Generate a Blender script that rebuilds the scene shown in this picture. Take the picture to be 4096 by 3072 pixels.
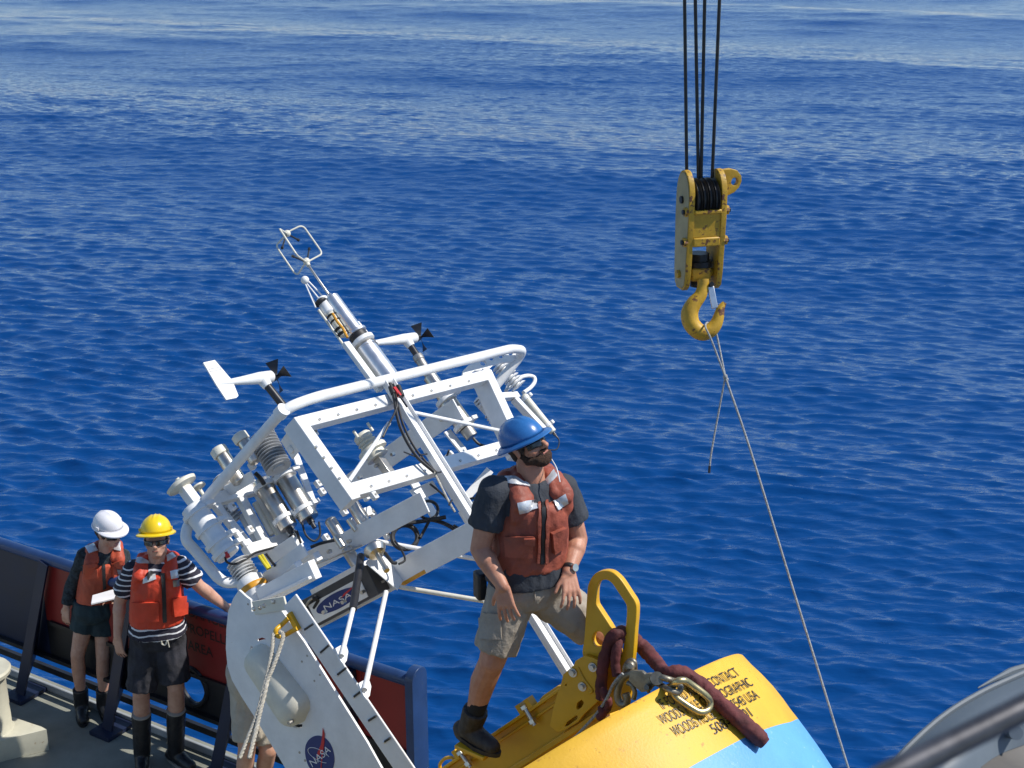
import bpy, bmesh, math, random
import numpy as np
from mathutils import Vector, Matrix, Quaternion
from mathutils.bvhtree import BVHTree
from mathutils import noise as mnoise

for o in list(bpy.data.objects):
    bpy.data.objects.remove(o, do_unlink=True)
scene = bpy.context.scene
COL = scene.collection
random.seed(7)
rng = np.random.default_rng(11)

# ------------------------------------------------------------------ camera
F = 1400.0                       # focal length in pixels of a 1024 wide picture
PITCH = math.radians(19.0)
CAMH = 5.56                      # eye height above the working deck (z = 0)
CAM = Vector((0, 0, CAMH))
RT = Vector((1, 0, 0))
UP = Vector((0, math.sin(PITCH), math.cos(PITCH)))
FW = Vector((0, math.cos(PITCH), -math.sin(PITCH)))
cd = bpy.data.cameras.new('camera')
cam = bpy.data.objects.new('camera', cd)
COL.objects.link(cam)
cd.sensor_width = 36.0
cd.lens = F / 1024 * 36.0
cd.clip_start = 0.05
cd.clip_end = 20000
cam.location = CAM
cam.rotation_euler = (math.radians(90) - PITCH, 0, 0)
cd.dof.use_dof = True
cd.dof.focus_distance = 7.2
cd.dof.aperture_fstop = 9.0
scene.camera = cam

# ------------------------------------------------------------------ sky and sun
SUN_EL = math.radians(50)
SUN_AZ = math.radians(2)                # measured from +X towards +Y
SUN_VEC = Vector((math.cos(SUN_EL) * math.cos(SUN_AZ), math.cos(SUN_EL) * math.sin(SUN_AZ), math.sin(SUN_EL))).normalized()
world = bpy.data.worlds.new('World')
scene.world = world
world.use_nodes = True
nt = world.node_tree
for n in list(nt.nodes):
    nt.nodes.remove(n)
wo = nt.nodes.new('ShaderNodeOutputWorld')
bg = nt.nodes.new('ShaderNodeBackground')
sky = nt.nodes.new('ShaderNodeTexSky')
sky.sky_type = 'NISHITA'
sky.sun_disc = False
sky.sun_elevation = SUN_EL
# rotation 0 puts the sun on +Y, growing clockwise seen from above
sky.sun_rotation = math.atan2(SUN_VEC.x, SUN_VEC.y)
sky.altitude = 0
sky.air_density = 1.0
sky.dust_density = 0.0
sky.ozone_density = 4.0
bg.inputs['Strength'].default_value = 0.115
nt.links.new(sky.outputs[0], bg.inputs[0])
nt.links.new(bg.outputs[0], wo.inputs[0])
sl = bpy.data.lights.new('sun', 'SUN')
sl.energy = 4.4
sl.angle = math.radians(0.55)
sl.color = (1.0, 0.955, 0.88)
sun = bpy.data.objects.new('sun', sl)
COL.objects.link(sun)
sun.location = (20, 0, 30)
sun.rotation_euler = (-SUN_VEC).to_track_quat('-Z', 'Y').to_euler()
vs = scene.view_settings
vs.view_transform = 'Standard'
vs.look = 'None'
vs.exposure = 0.2
vs.gamma = 1.0
vs.use_curve_mapping = False

# ------------------------------------------------------------------ pixels to positions
def ray(x, y):
    return FW + RT * ((x - 512) / F) - UP * ((y - 384) / F)
def on_plane(x, y, pt, n):
    d = ray(x, y)
    t = (Vector(pt) - CAM).dot(n) / d.dot(n)
    return CAM + d * t
def at_z(x, y, z=0.0):
    return on_plane(x, y, (0, 0, z), Vector((0, 0, 1)))
def at_y(x, y, wy):
    return on_plane(x, y, (0, wy, 0), Vector((0, 1, 0)))
def at_d(x, y, depth):
    return CAM + ray(x, y) * depth

# the buoy lies over on its side: A across it, C towards its upper side, U along its axis
BA = Vector((0.5328, 0.8352, -0.1361)).normalized()
BU = Vector((-0.5848, 0.4796, 0.6542)); BU = (BU - BA * BU.dot(BA)).normalized()
BC = BA.cross(BU).normalized()
BO = Vector((0.034, 5.865, 1.401))
FR = 0.25                        # C coordinate of the tower's front frame
def bc(x, y, c):                 # on the plane C = c of the buoy
    return on_plane(x, y, BO + BC * c, BC)
def ba(x, y, a):                 # on the plane A = a of the buoy
    return on_plane(x, y, BO + BA * a, BA)
def bl(a, c, h):
    return BO + BA * a + BC * c + BU * h
def to_b(p):
    q = p - BO
    return (q.dot(BA), q.dot(BC), q.dot(BU))
def px_of(p):
    q = Vector(p) - CAM
    d = q.dot(FW)
    return (512 + F * q.dot(RT) / d, 384 - F * q.dot(UP) / d)
# ------------------------------------------------------------------ materials
MATS = {}
def mat(name, col, rough=0.5, metal=0.0, var=0.08, vscale=6.0, bump=0.0, bscale=40.0, spec=0.5,
        col2=None, spots=0.0, spot_col=(0.12, 0.05, 0.02), spot_scale=14.0, sss=0.0, coat=0.0):
    if name in MATS:
        return MATS[name]
    m = bpy.data.materials.new(name)
    m.use_nodes = True
    t = m.node_tree
    b = t.nodes['Principled BSDF']
    b.inputs['Roughness'].default_value = rough
    b.inputs['Metallic'].default_value = metal
    b.inputs['Specular IOR Level'].default_value = spec
    if coat:
        b.inputs['Coat Weight'].default_value = coat
        b.inputs['Coat Roughness'].default_value = 0.08
    if sss:
        b.inputs['Subsurface Weight'].default_value = sss
        b.inputs['Subsurface Radius'].default_value = (0.012, 0.004, 0.002)
        b.inputs['Subsurface Scale'].default_value = 0.5
    tc = t.nodes.new('ShaderNodeTexCoord')
    nz = t.nodes.new('ShaderNodeTexNoise')
    nz.inputs['Scale'].default_value = vscale
    nz.inputs['Detail'].default_value = 6
    nz.inputs['Roughness'].default_value = 0.65
    t.links.new(tc.outputs['Object'], nz.inputs['Vector'])
    mx = t.nodes.new('ShaderNodeMix')
    mx.data_type = 'RGBA'
    c = Vector(col)
    d = Vector(col2) if col2 else c * (1 - 2.2 * var)
    mx.inputs['A'].default_value = (*[max(0, v) for v in d], 1)
    mx.inputs['B'].default_value = (*[min(1, v * (1 + var)) for v in c], 1)
    rp = t.nodes.new('ShaderNodeMapRange')
    rp.inputs['From Min'].default_value = 0.32
    rp.inputs['From Max'].default_value = 0.68
    t.links.new(nz.outputs['Fac'], rp.inputs['Value'])
    t.links.new(rp.outputs['Result'], mx.inputs['Factor'])
    out = mx.outputs['Result']
    if spots:
        n2 = t.nodes.new('ShaderNodeTexNoise')
        n2.inputs['Scale'].default_value = spot_scale
        n2.inputs['Detail'].default_value = 8
        n2.inputs['Roughness'].default_value = 0.7
        t.links.new(tc.outputs['Object'], n2.inputs['Vector'])
        r2 = t.nodes.new('ShaderNodeMapRange')
        r2.inputs['From Min'].default_value = 0.70 - 0.3 * spots
        r2.inputs['From Max'].default_value = 0.74 - 0.3 * spots
        t.links.new(n2.outputs['Fac'], r2.inputs['Value'])
        m2 = t.nodes.new('ShaderNodeMix')
        m2.data_type = 'RGBA'
        m2.inputs['B'].default_value = (*spot_col, 1)
        t.links.new(out, m2.inputs['A'])
        t.links.new(r2.outputs['Result'], m2.inputs['Factor'])
        out = m2.outputs['Result']
    t.links.new(out, b.inputs['Base Color'])
    # uneven gloss
    rr = t.nodes.new('ShaderNodeMapRange')
    rr.inputs['To Min'].default_value = max(0.02, rough - 0.1)
    rr.inputs['To Max'].default_value = min(1, rough + 0.12)
    t.links.new(nz.outputs['Fac'], rr.inputs['Value'])
    t.links.new(rr.outputs['Result'], b.inputs['Roughness'])
    if bump:
        n3 = t.nodes.new('ShaderNodeTexNoise')
        n3.inputs['Scale'].default_value = bscale
        n3.inputs['Detail'].default_value = 4
        t.links.new(tc.outputs['Object'], n3.inputs['Vector'])
        bp = t.nodes.new('ShaderNodeBump')
        bp.inputs['Strength'].default_value = bump
        bp.inputs['Distance'].default_value = 0.01
        t.links.new(n3.outputs['Fac'], bp.inputs['Height'])
        t.links.new(bp.outputs['Normal'], b.inputs['Normal'])
    MATS[name] = m
    return m

WHITE = mat('white_paint', (0.80, 0.80, 0.79), 0.42, var=0.05, vscale=7, bump=0.06, bscale=60, spots=0.10, spot_col=(0.60, 0.56, 0.48), spot_scale=22)
CREAM = mat('cream_plastic', (0.72, 0.69, 0.58), 0.45, var=0.06, vscale=9)
STEEL = mat('stainless_steel', (0.62, 0.58, 0.52), 0.30, metal=1.0, var=0.10, vscale=8, bump=0.05)
ALU = mat('aluminium', (0.72, 0.73, 0.75), 0.34, metal=0.9, var=0.06, vscale=12)
DULL = mat('dull_steel', (0.42, 0.40, 0.37), 0.45, metal=0.85, var=0.12, vscale=16, bump=0.06)
BLACK = mat('black_rubber', (0.018, 0.018, 0.02), 0.5, var=0.2, vscale=20)
BLACKP = mat('black_plastic', (0.022, 0.022, 0.026), 0.35, var=0.15, vscale=20)
YELLOW = mat('yellow_paint', (0.72, 0.40, 0.015), 0.34, var=0.06, vscale=4, bump=0.03, spots=0.12, spot_col=(0.33, 0.14, 0.02), spot_scale=30)
HULLY = mat('hull_yellow', (0.80, 0.46, 0.035), 0.52, var=0.07, vscale=2.2, bump=0.10, bscale=90, spots=0.30, spot_col=(0.52, 0.27, 0.04), spot_scale=34)
HULLB = mat('hull_blue', (0.13, 0.40, 0.78), 0.52, var=0.07, vscale=2.2, bump=0.2, bscale=70, spots=0.26, spot_col=(0.3, 0.52, 0.78), spot_scale=24)
CRANEY = mat('crane_yellow', (0.56, 0.325, 0.02), 0.5, var=0.16, vscale=8, bump=0.12, bscale=60, spots=0.49, spot_col=(0.13, 0.05, 0.02), spot_scale=16)
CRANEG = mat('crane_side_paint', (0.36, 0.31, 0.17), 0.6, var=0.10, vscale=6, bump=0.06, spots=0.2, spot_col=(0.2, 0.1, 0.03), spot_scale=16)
GREASE = mat('greased_steel', (0.025, 0.024, 0.024), 0.42, metal=0.3, var=0.3, vscale=18)
NAVY = mat('navy_paint', (0.011, 0.018, 0.048), 0.42, var=0.10, vscale=5, bump=0.05, spots=0.08, spot_col=(0.2, 0.07, 0.02), spot_scale=9)
BLUEP = mat('blue_rail_paint', (0.022, 0.055, 0.16), 0.36, var=0.12, vscale=6, bump=0.05, spots=0.1, spot_col=(0.22, 0.08, 0.03), spot_scale=12)
REDP = mat('red_paint', (0.27, 0.018, 0.016), 0.45, var=0.10, vscale=3, bump=0.05, spots=0.06, spot_col=(0.15, 0.03, 0.02), spot_scale=8)
BLKP = mat('black_paint', (0.014, 0.014, 0.017), 0.45, var=0.2, vscale=6, bump=0.08)
DECKM = mat('deck_paint', (0.25, 0.255, 0.21), 0.75, var=0.14, vscale=2.2, bump=0.35, bscale=220, spots=0.16, spot_col=(0.13, 0.125, 0.105), spot_scale=3.0)
KERB = mat('kerb_paint', (0.33, 0.35, 0.36), 0.55, var=0.1, vscale=6, spots=0.12, spot_col=(0.2, 0.12, 0.07))
BITTM = mat('bitt_paint', (0.55, 0.53, 0.42), 0.5, var=0.07, vscale=5, bump=0.06, spots=0.2, spot_col=(0.30, 0.19, 0.09), spot_scale=9)
ROPE = mat('rope_fibre', (0.50, 0.47, 0.40), 0.85, var=0.2, vscale=60, bump=0.5, bscale=260)
ROPEG = mat('grey_rope', (0.42, 0.43, 0.42), 0.8, var=0.25, vscale=120, bump=0.6, bscale=300)
SLING = mat('maroon_sleeve', (0.13, 0.03, 0.03), 0.8, var=0.25, vscale=14, bump=0.35, bscale=60)
FORGED = mat('forged_metal', (0.30, 0.27, 0.21), 0.45, metal=0.75, var=0.2, vscale=16, bump=0.12, bscale=50)
GOLDZ = mat('zinc_gold', (0.52, 0.43, 0.22), 0.34, metal=0.85, var=0.16, vscale=10, bump=0.08)
GREYB = mat('grey_blue_paint', (0.115, 0.14, 0.165), 0.5, var=0.06, vscale=4, bump=0.05)
TAUPE = mat('grey_beige_paint', (0.14, 0.13, 0.12), 0.6, var=0.08, vscale=4)
RED = mat('bright_red', (0.55, 0.02, 0.02), 0.4)
ORANGEB = mat('amber_band', (0.65, 0.30, 0.02), 0.4)
YWIRE = mat('yellow_wire', (0.65, 0.55, 0.03), 0.5)
LOGOB = mat('logo_blue', (0.012, 0.03, 0.16), 0.4, var=0.02)
LOGOW = mat('logo_white', (0.75, 0.75, 0.76), 0.4, var=0.02)
LOGOR = mat('logo_red', (0.55, 0.02, 0.025), 0.4, var=0.02)
LETTER = mat('hull_lettering', (0.035, 0.025, 0.012), 0.28, var=0.1, bump=0.5, bscale=90)
STENCIL = mat('stencil_black', (0.03, 0.012, 0.012), 0.5)

# ------------------------------------------------------------------ objects
WORG = {}
def finish(o, me):
    me.polygons.foreach_set('use_smooth', [True] * len(me.polygons))
    try:
        me.set_sharp_from_angle(angle=math.radians(38))
    except Exception:
        pass
def add_mesh(name, me, material, parent=None, label=None, cat=None, group=None, kind=None, smooth=True):
    n = len(me.vertices)
    co = np.empty(n * 3)
    me.vertices.foreach_get('co', co)
    co = co.reshape(-1, 3)
    if parent is None and cat:
        org = Vector((*(co[:, :2].mean(0)), co[:, 2].min()))
    else:
        org = Vector(co.mean(0))
    co -= np.array(org)
    me.vertices.foreach_set('co', co.ravel())
    me.update()
    if material is not None:
        if len(me.materials) == 0:
            me.materials.append(material)
    if smooth:
        finish(None, me)
    o = bpy.data.objects.new(name, me)
    COL.objects.link(o)
    WORG[o.name] = org
    if parent is not None:
        o.parent = parent
        o.location = org - WORG[parent.name]
    else:
        o.location = org
    if label: o['label'] = label
    if cat: o['category'] = cat
    if group: o['group'] = group
    if kind: o['kind'] = kind
    return o
def thing(name, loc, label, cat, group=None):
    o = bpy.data.objects.new(name, None)
    o.empty_display_size = 0.1
    COL.objects.link(o)
    o.location = loc
    WORG[o.name] = Vector(loc)
    o['label'] = label
    o['category'] = cat
    if group: o['group'] = group
    return o
def bevel(o, w=0.004, seg=2):
    m = o.modifiers.new('bevel', 'BEVEL')
    m.width = w
    m.segments = seg
    m.limit_method = 'ANGLE'
    m.angle_limit = math.radians(40)
    return o
def perp(d):
    d = Vector(d).normalized()
    a = Vector((0, 0, 1)) if abs(d.z) < 0.9 else Vector((1, 0, 0))
    x = d.cross(a).normalized()
    return x, d.cross(x).normalized()
def catmull(pts, n=6, closed=False):
    P = [Vector(p) for p in pts]
    out = []
    N = len(P)
    rngi = range(N if closed else N - 1)
    for i in rngi:
        if closed:
            p0, p1, p2, p3 = P[i - 1], P[i], P[(i + 1) % N], P[(i + 2) % N]
        else:
            p1, p2 = P[i], P[i + 1]
            p0 = P[i - 1] if i else p1 + (p1 - p2)
            p3 = P[i + 2] if i + 2 < N else p2 + (p2 - p1)
        for k in range(n):
            t = k / n
            out.append(0.5 * ((2 * p1) + (p2 - p0) * t + (2 * p0 - 5 * p1 + 4 * p2 - p3) * t * t + (3 * p1 - p0 - 3 * p2 + p3) * t ** 3))
    if not closed:
        out.append(P[-1])
    return out
def round_path(pts, r, n=5, closed=False):
    P = [Vector(p) for p in pts]
    N = len(P)
    out = []
    for i in range(N):
        if not closed and i in (0, N - 1):
            out.append(P[i]); continue
        a, b, c = P[i - 1], P[i], P[(i + 1) % N]
        rr = min(r, (a - b).length * 0.49, (c - b).length * 0.49)
        s = b + (a - b).normalized() * rr
        e = b + (c - b).normalized() * rr
        for k in range(n + 1):
            t = k / n
            out.append(s * (1 - t) ** 2 + b * 2 * t * (1 - t) + e * t * t)
    return out
class MB:
    def __init__(self):
        self.v = []; self.f = []
    def add(self, vs, fs):
        k = len(self.v)
        self.v += [tuple(p) for p in vs]
        self.f += [tuple(i + k for i in f) for f in fs]
        return self
    def box(self, c, ax, ay, az, sx, sy, sz):
        c = Vector(c)
        vs = []
        for i in (-.5, .5):
            for j in (-.5, .5):
                for k in (-.5, .5):
                    vs.append(c + ax * (i * sx) + ay * (j * sy) + az * (k * sz))
        return self.add(vs, [(0, 1, 3, 2), (4, 6, 7, 5), (0, 4, 5, 1), (2, 3, 7, 6), (0, 2, 6, 4), (1, 5, 7, 3)])
    def bar(self, p, q, w, t, wdir):
        """box from p to q, w wide along wdir, t thick across"""
        p = Vector(p); q = Vector(q)
        d = (q - p); L = d.length; d.normalize()
        wd = Vector(wdir); wd = (wd - d * wd.dot(d)).normalized()
        td = d.cross(wd)
        return self.box((p + q) / 2, d, wd, td, L, w, t)
    def tube(self, pts, r, seg=10, closed=False, caps=True):
        P = [Vector(p) for p in pts]
        N = len(P)
        R = r if isinstance(r, (list, tuple)) else [r] * N
        x = None
        vs = []
        for i in range(N):
            if closed:
                d = P[(i + 1) % N] - P[i - 1]
            else:
                d = P[min(i + 1, N - 1)] - P[max(i - 1, 0)]
            if d.length < 1e-9: d = Vector((0, 0, 1))
            d.normalize()
            if x is None:
                x, _ = perp(d)
            x = (x - d * x.dot(d)).normalized()
            y = d.cross(x)
            for k in range(seg):
                a = 2 * math.pi * k / seg
                vs.append(P[i] + (x * math.cos(a) + y * math.sin(a)) * R[i])
        fs = []
        for i in range(N if closed else N - 1):
            j = (i + 1) % N
            for k in range(seg):
                l = (k + 1) % seg
                fs.append((i * seg + k, i * seg + l, j * seg + l, j * seg + k))
        if not closed and caps:
            fs.append(tuple(range(seg))[::-1])
            fs.append(tuple((N - 1) * seg + k for k in range(seg)))
        return self.add(vs, fs)
    def cyl(self, p, q, r, r2=None, seg=16):
        return self.tube([p, q], [r, r if r2 is None else r2], seg)
    def lathe(self, o, axis, prof, seg=24, xdir=None, sx=1.0, sy=1.0):
        """prof: (radius, height) pairs along axis from o"""
        o = Vector(o); d = Vector(axis).normalized()
        if xdir is None:
            x, y = perp(d)
        else:
            x = Vector(xdir); x = (x - d * x.dot(d)).normalized(); y = d.cross(x)
        vs = []; fs = []
        n = len(prof)
        for (r, h) in prof:
            for k in range(seg):
                a = 2 * math.pi * k / seg
                vs.append(o + d * h + (x * math.cos(a) * sx + y * math.sin(a) * sy) * max(r, 1e-4))
        for i in range(n - 1):
            for k in range(seg):
                l = (k + 1) % seg
                fs.append((i * seg + k, i * seg + l, (i + 1) * seg + l, (i + 1) * seg + k))
        fs.append(tuple(range(seg))[::-1])
        fs.append(tuple((n - 1) * seg + k for k in range(seg)))
        return self.add(vs, fs)
    def ball(self, c, r, seg=14, ax=None, s=(1, 1, 1)):
        c = Vector(c)
        X, Y, Z = ax if ax else (Vector((1, 0, 0)), Vector((0, 1, 0)), Vector((0, 0, 1)))
        n = seg // 2
        vs = [c - Z * r * s[2]]; fs = []
        for i in range(1, n):
            t = -math.pi / 2 + math.pi * i / n
            for k in range(seg):
                a = 2 * math.pi * k / seg
                vs.append(c + (X * math.cos(a) * s[0] + Y * math.sin(a) * s[1]) * r * math.cos(t) + Z * r * s[2] * math.sin(t))
        vs.append(c + Z * r * s[2])
        for k in range(seg):
            l = (k + 1) % seg
            fs.append((0, 1 + l, 1 + k))
            for i in range(n - 2):
                fs.append((1 + i * seg + k, 1 + i * seg + l, 1 + (i + 1) * seg + l, 1 + (i + 1) * seg + k))
            fs.append((1 + (n - 2) * seg + k, 1 + (n - 2) * seg + l, len(vs) - 1))
        return self.add(vs, fs)
    def capsule(self, p, q, r1, r2, seg=14, flat1=False, flat2=False, s=1.0, sdir=None):
        """tapered rod with round ends; s squeezes it along sdir"""
        p = Vector(p); q = Vector(q)
        d = (q - p)
        L = max(d.length, 1e-5); d = d / L if d.length > 1e-6 else Vector((0, 0, 1))
        if sdir is not None:
            y = Vector(sdir); y = (y - d * y.dot(d)).normalized(); x = y.cross(d)
        else:
            x, y = perp(d)
        rings = []
        if not flat1:
            for k in range(1, 5):
                t = math.pi / 2 * (1 - k / 5)
                rings.append((p - d * r1 * math.sin(t), r1 * math.cos(t)))
        for k in range(5):
            rings.append((p + d * L * k / 4, r1 + (r2 - r1) * k / 4))
        if not flat2:
            for k in range(1, 5):
                t = math.pi / 2 * k / 5
                rings.append((q + d * r2 * math.sin(t), r2 * math.cos(t)))
        vs = []; fs = []
        for c, r in rings:
            for k in range(seg):
                a = 2 * math.pi * k / seg
                vs.append(c + x * (r * math.cos(a)) + y * (r * s * math.sin(a)))
        for i in range(len(rings) - 1):
            for k in range(seg):
                l = (k + 1) % seg
                fs.append((i * seg + k, i * seg + l, (i + 1) * seg + l, (i + 1) * seg + k))
        fs.append(tuple(range(seg))[::-1])
        fs.append(tuple((len(rings) - 1) * seg + k for k in range(seg)))
        return self.add(vs, fs)
    def loft(self, rings, seg=24, exp=2.4):
        """rings: (centre, right, forward, half width, half depth front, half depth back)"""
        vs = []; fs = []
        for (c, x, y, w, df, db) in rings:
            c = Vector(c)
            for k in range(seg):
                a = 2 * math.pi * k / seg
                ca, sa = math.cos(a), math.sin(a)
                e = 2 / exp
                cx = math.copysign(abs(ca) ** e, ca); sy = math.copysign(abs(sa) ** e, sa)
                vs.append(c + x * (w * cx) + y * ((df if sa > 0 else db) * sy))
        n = len(rings)
        for i in range(n - 1):
            for k in range(seg):
                l = (k + 1) % seg
                fs.append((i * seg + k, i * seg + l, (i + 1) * seg + l, (i + 1) * seg + k))
        fs.append(tuple(range(seg))[::-1])
        fs.append(tuple((n - 1) * seg + k for k in range(seg)))
        return self.add(vs, fs)
    def mesh(self, name='m', fix=True):
        me = bpy.data.meshes.new(name)
        me.from_pydata([tuple(v) for v in self.v], [], self.f)
        if fix:
            b = bmesh.new(); b.from_mesh(me)
            bmesh.ops.recalc_face_normals(b, faces=b.faces)
            b.to_mesh(me); b.free()
        me.update()
        return me
    def build(self, name, material, parent=None, **k):
        return add_mesh(name, self.mesh(name), material, parent, **k)

def plate_mesh(outline, holes, thick, org, ex, ey, bev=0.0):
    """flat plate cut from outlines given as 3-D points lying in the plane (org, ex, ey)"""
    cu = bpy.data.curves.new('tmp', 'CURVE')
    cu.dimensions = '2D'
    cu.fill_mode = 'BOTH'
    cu.extrude = thick / 2
    cu.bevel_depth = bev
    org = Vector(org)
    for ring in [outline] + list(holes):
        sp = cu.splines.new('POLY')
        sp.points.add(len(ring) - 1)
        for i, p in enumerate(ring):
            q = Vector(p) - org
            sp.points[i].co = (q.dot(ex), q.dot(ey), 0, 1)
        sp.use_cyclic_u = True
    ob = bpy.data.objects.new('tmp', cu)
    COL.objects.link(ob)
    dg = bpy.context.evaluated_depsgraph_get()
    me = bpy.data.meshes.new_from_object(ob.evaluated_get(dg))
    bpy.data.objects.remove(ob)
    ez = ex.cross(ey)
    M = Matrix(((ex.x, ey.x, ez.x, org.x), (ex.y, ey.y, ez.y, org.y), (ex.z, ey.z, ez.z, org.z), (0, 0, 0, 1)))
    me.transform(M)
    b = bmesh.new(); b.from_mesh(me)
    bmesh.ops.remove_doubles(b, verts=b.verts, dist=1e-5)
    bmesh.ops.recalc_face_normals(b, faces=b.faces)
    b.to_mesh(me); b.free()
    me.materials.clear()
    return me
def text_mesh(body, size=1.0, extrude=0.0, align='LEFT', bold=0.0):
    cu = bpy.data.curves.new('txt', 'FONT')
    cu.body = body
    cu.size = size
    cu.extrude = extrude
    cu.align_x = align
    cu.offset = bold
    ob = bpy.data.objects.new('txt', cu)
    COL.objects.link(ob)
    dg = bpy.context.evaluated_depsgraph_get()
    me = bpy.data.meshes.new_from_object(ob.evaluated_get(dg))
    bpy.data.objects.remove(ob)
    me.materials.clear()
    return me
def evaluate(me, mods):
    """run modifiers on a mesh and give back the resulting mesh"""
    ob = bpy.data.objects.new('tmp', me)
    COL.objects.link(ob)
    for typ, kw in mods:
        m = ob.modifiers.new(typ, typ)
        for k, v in kw.items():
            setattr(m, k, v)
    dg = bpy.context.evaluated_depsgraph_get()
    out = bpy.data.meshes.new_from_object(ob.evaluated_get(dg))
    bpy.data.objects.remove(ob)
    return out
def remesh(mb, voxel, smooth=4, fac=0.5, wrinkle=0.0, wscale=14.0, seed=0.0, stretch=(1, 1, 1)):
    me = evaluate(mb.mesh('b'), [('REMESH', dict(mode='VOXEL', voxel_size=voxel, use_smooth_shade=True)),
                                 ('SMOOTH', dict(factor=fac, iterations=smooth))])
    if wrinkle:
        n = len(me.vertices)
        co = np.empty(n * 3); me.vertices.foreach_get('co', co); co = co.reshape(-1, 3)
        nr = np.empty(n * 3); me.vertex_normals.foreach_get('vector', nr); nr = nr.reshape(-1, 3)
        q = co * np.array(stretch) * wscale + np.array((seed, seed * 2, 0))
        w = np.array([mnoise.noise(p) + 0.5 * mnoise.noise((p[0] * 2.1, p[1] * 2.1, p[2] * 2.1)) for p in q.tolist()])
        w = 1 - 2 * np.abs(w)                        # creased rather than lumpy
        co += nr * (w * wrinkle)[:, None]
        me.vertices.foreach_set('co', co.ravel())
        me.update()
    return me
def crumple(me, amp, scale, seed=0.0):
    n = len(me.vertices)
    co = np.empty(n * 3); me.vertices.foreach_get('co', co); co = co.reshape(-1, 3)
    nr = np.empty(n * 3); me.vertex_normals.foreach_get('vector', nr); nr = nr.reshape(-1, 3)
    w = np.array([1 - 2 * abs(mnoise.noise(p) + .5 * mnoise.noise((p[0] * 2.3, p[1] * 2.3, p[2] * 2.3))) for p in (co * scale + seed).tolist()])
    co += nr * (w * amp)[:, None]
    me.vertices.foreach_set('co', co.ravel()); me.update()
    return me
def bvh_of(*objs):
    vs = []; fs = []
    for o in objs:
        k = len(vs)
        org = WORG[o.name]
        vs += [v.co + org for v in o.data.vertices]
        fs += [tuple(i + k for i in p.vertices) for p in o.data.polygons]
    return BVHTree.FromPolygons(vs, fs)
def patch(name, quad, bvh, material, parent, nu=8, nv=5, off=0.004, thick=0.004, org=None, **k):
    """a thin sheet lying on another surface; quad = four pixels the photograph shows its corners at"""
    pts = []
    org = Vector(org) if org is not None else CAM
    for j in range(nv + 1):
        for i in range(nu + 1):
            s, t = i / nu, j / nv
            x = (quad[0][0] * (1 - s) + quad[1][0] * s) * (1 - t) + (quad[3][0] * (1 - s) + quad[2][0] * s) * t
            y = (quad[0][1] * (1 - s) + quad[1][1] * s) * (1 - t) + (quad[3][1] * (1 - s) + quad[2][1] * s) * t
            d = ray(x, y).normalized()
            h = bvh.ray_cast(CAM, d)
            pts.append((h[0], h[1], d) if h[0] else None)
    good = [q for q in pts if q]
    if not good:
        return None
    fs = []
    for j in range(nv):
        for i in range(nu):
            q = (j * (nu + 1) + i, j * (nu + 1) + i + 1, (j + 1) * (nu + 1) + i + 1, (j + 1) * (nu + 1) + i)
            if all(pts[a] for a in q):
                P = [pts[a][0] for a in q]
                if max((P[a] - P[b]).length for a in range(4) for b in range(4)) < 0.25:
                    fs.append(q)
    used = sorted({a for f in fs for a in f})
    idx = {a: i for i, a in enumerate(used)}
    if not used:
        return None
    top = []; bot = []
    for a in used:
        p, n, d = pts[a]
        if n.dot(d) > 0: n = -n
        top.append(p + n * (off + thick)); bot.append(p + n * off * 0.2)
    m = len(used)
    faces = [tuple(idx[a] for a in f) for f in fs]
    cnt = {}
    for f in faces:
        for a, b in zip(f, f[1:] + f[:1]):
            cnt[(a, b)] = 1
    allf = list(faces) + [tuple(i + m for i in f[::-1]) for f in faces]
    for (a, b) in cnt:
        if (b, a) not in cnt:
            allf.append((b, a, a + m, b + m))
    me = bpy.data.meshes.new(name)
    me.from_pydata([tuple(p) for p in top + bot], [], allf)
    me.update()
    return add_mesh(name, me, material, parent, **k)
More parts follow.
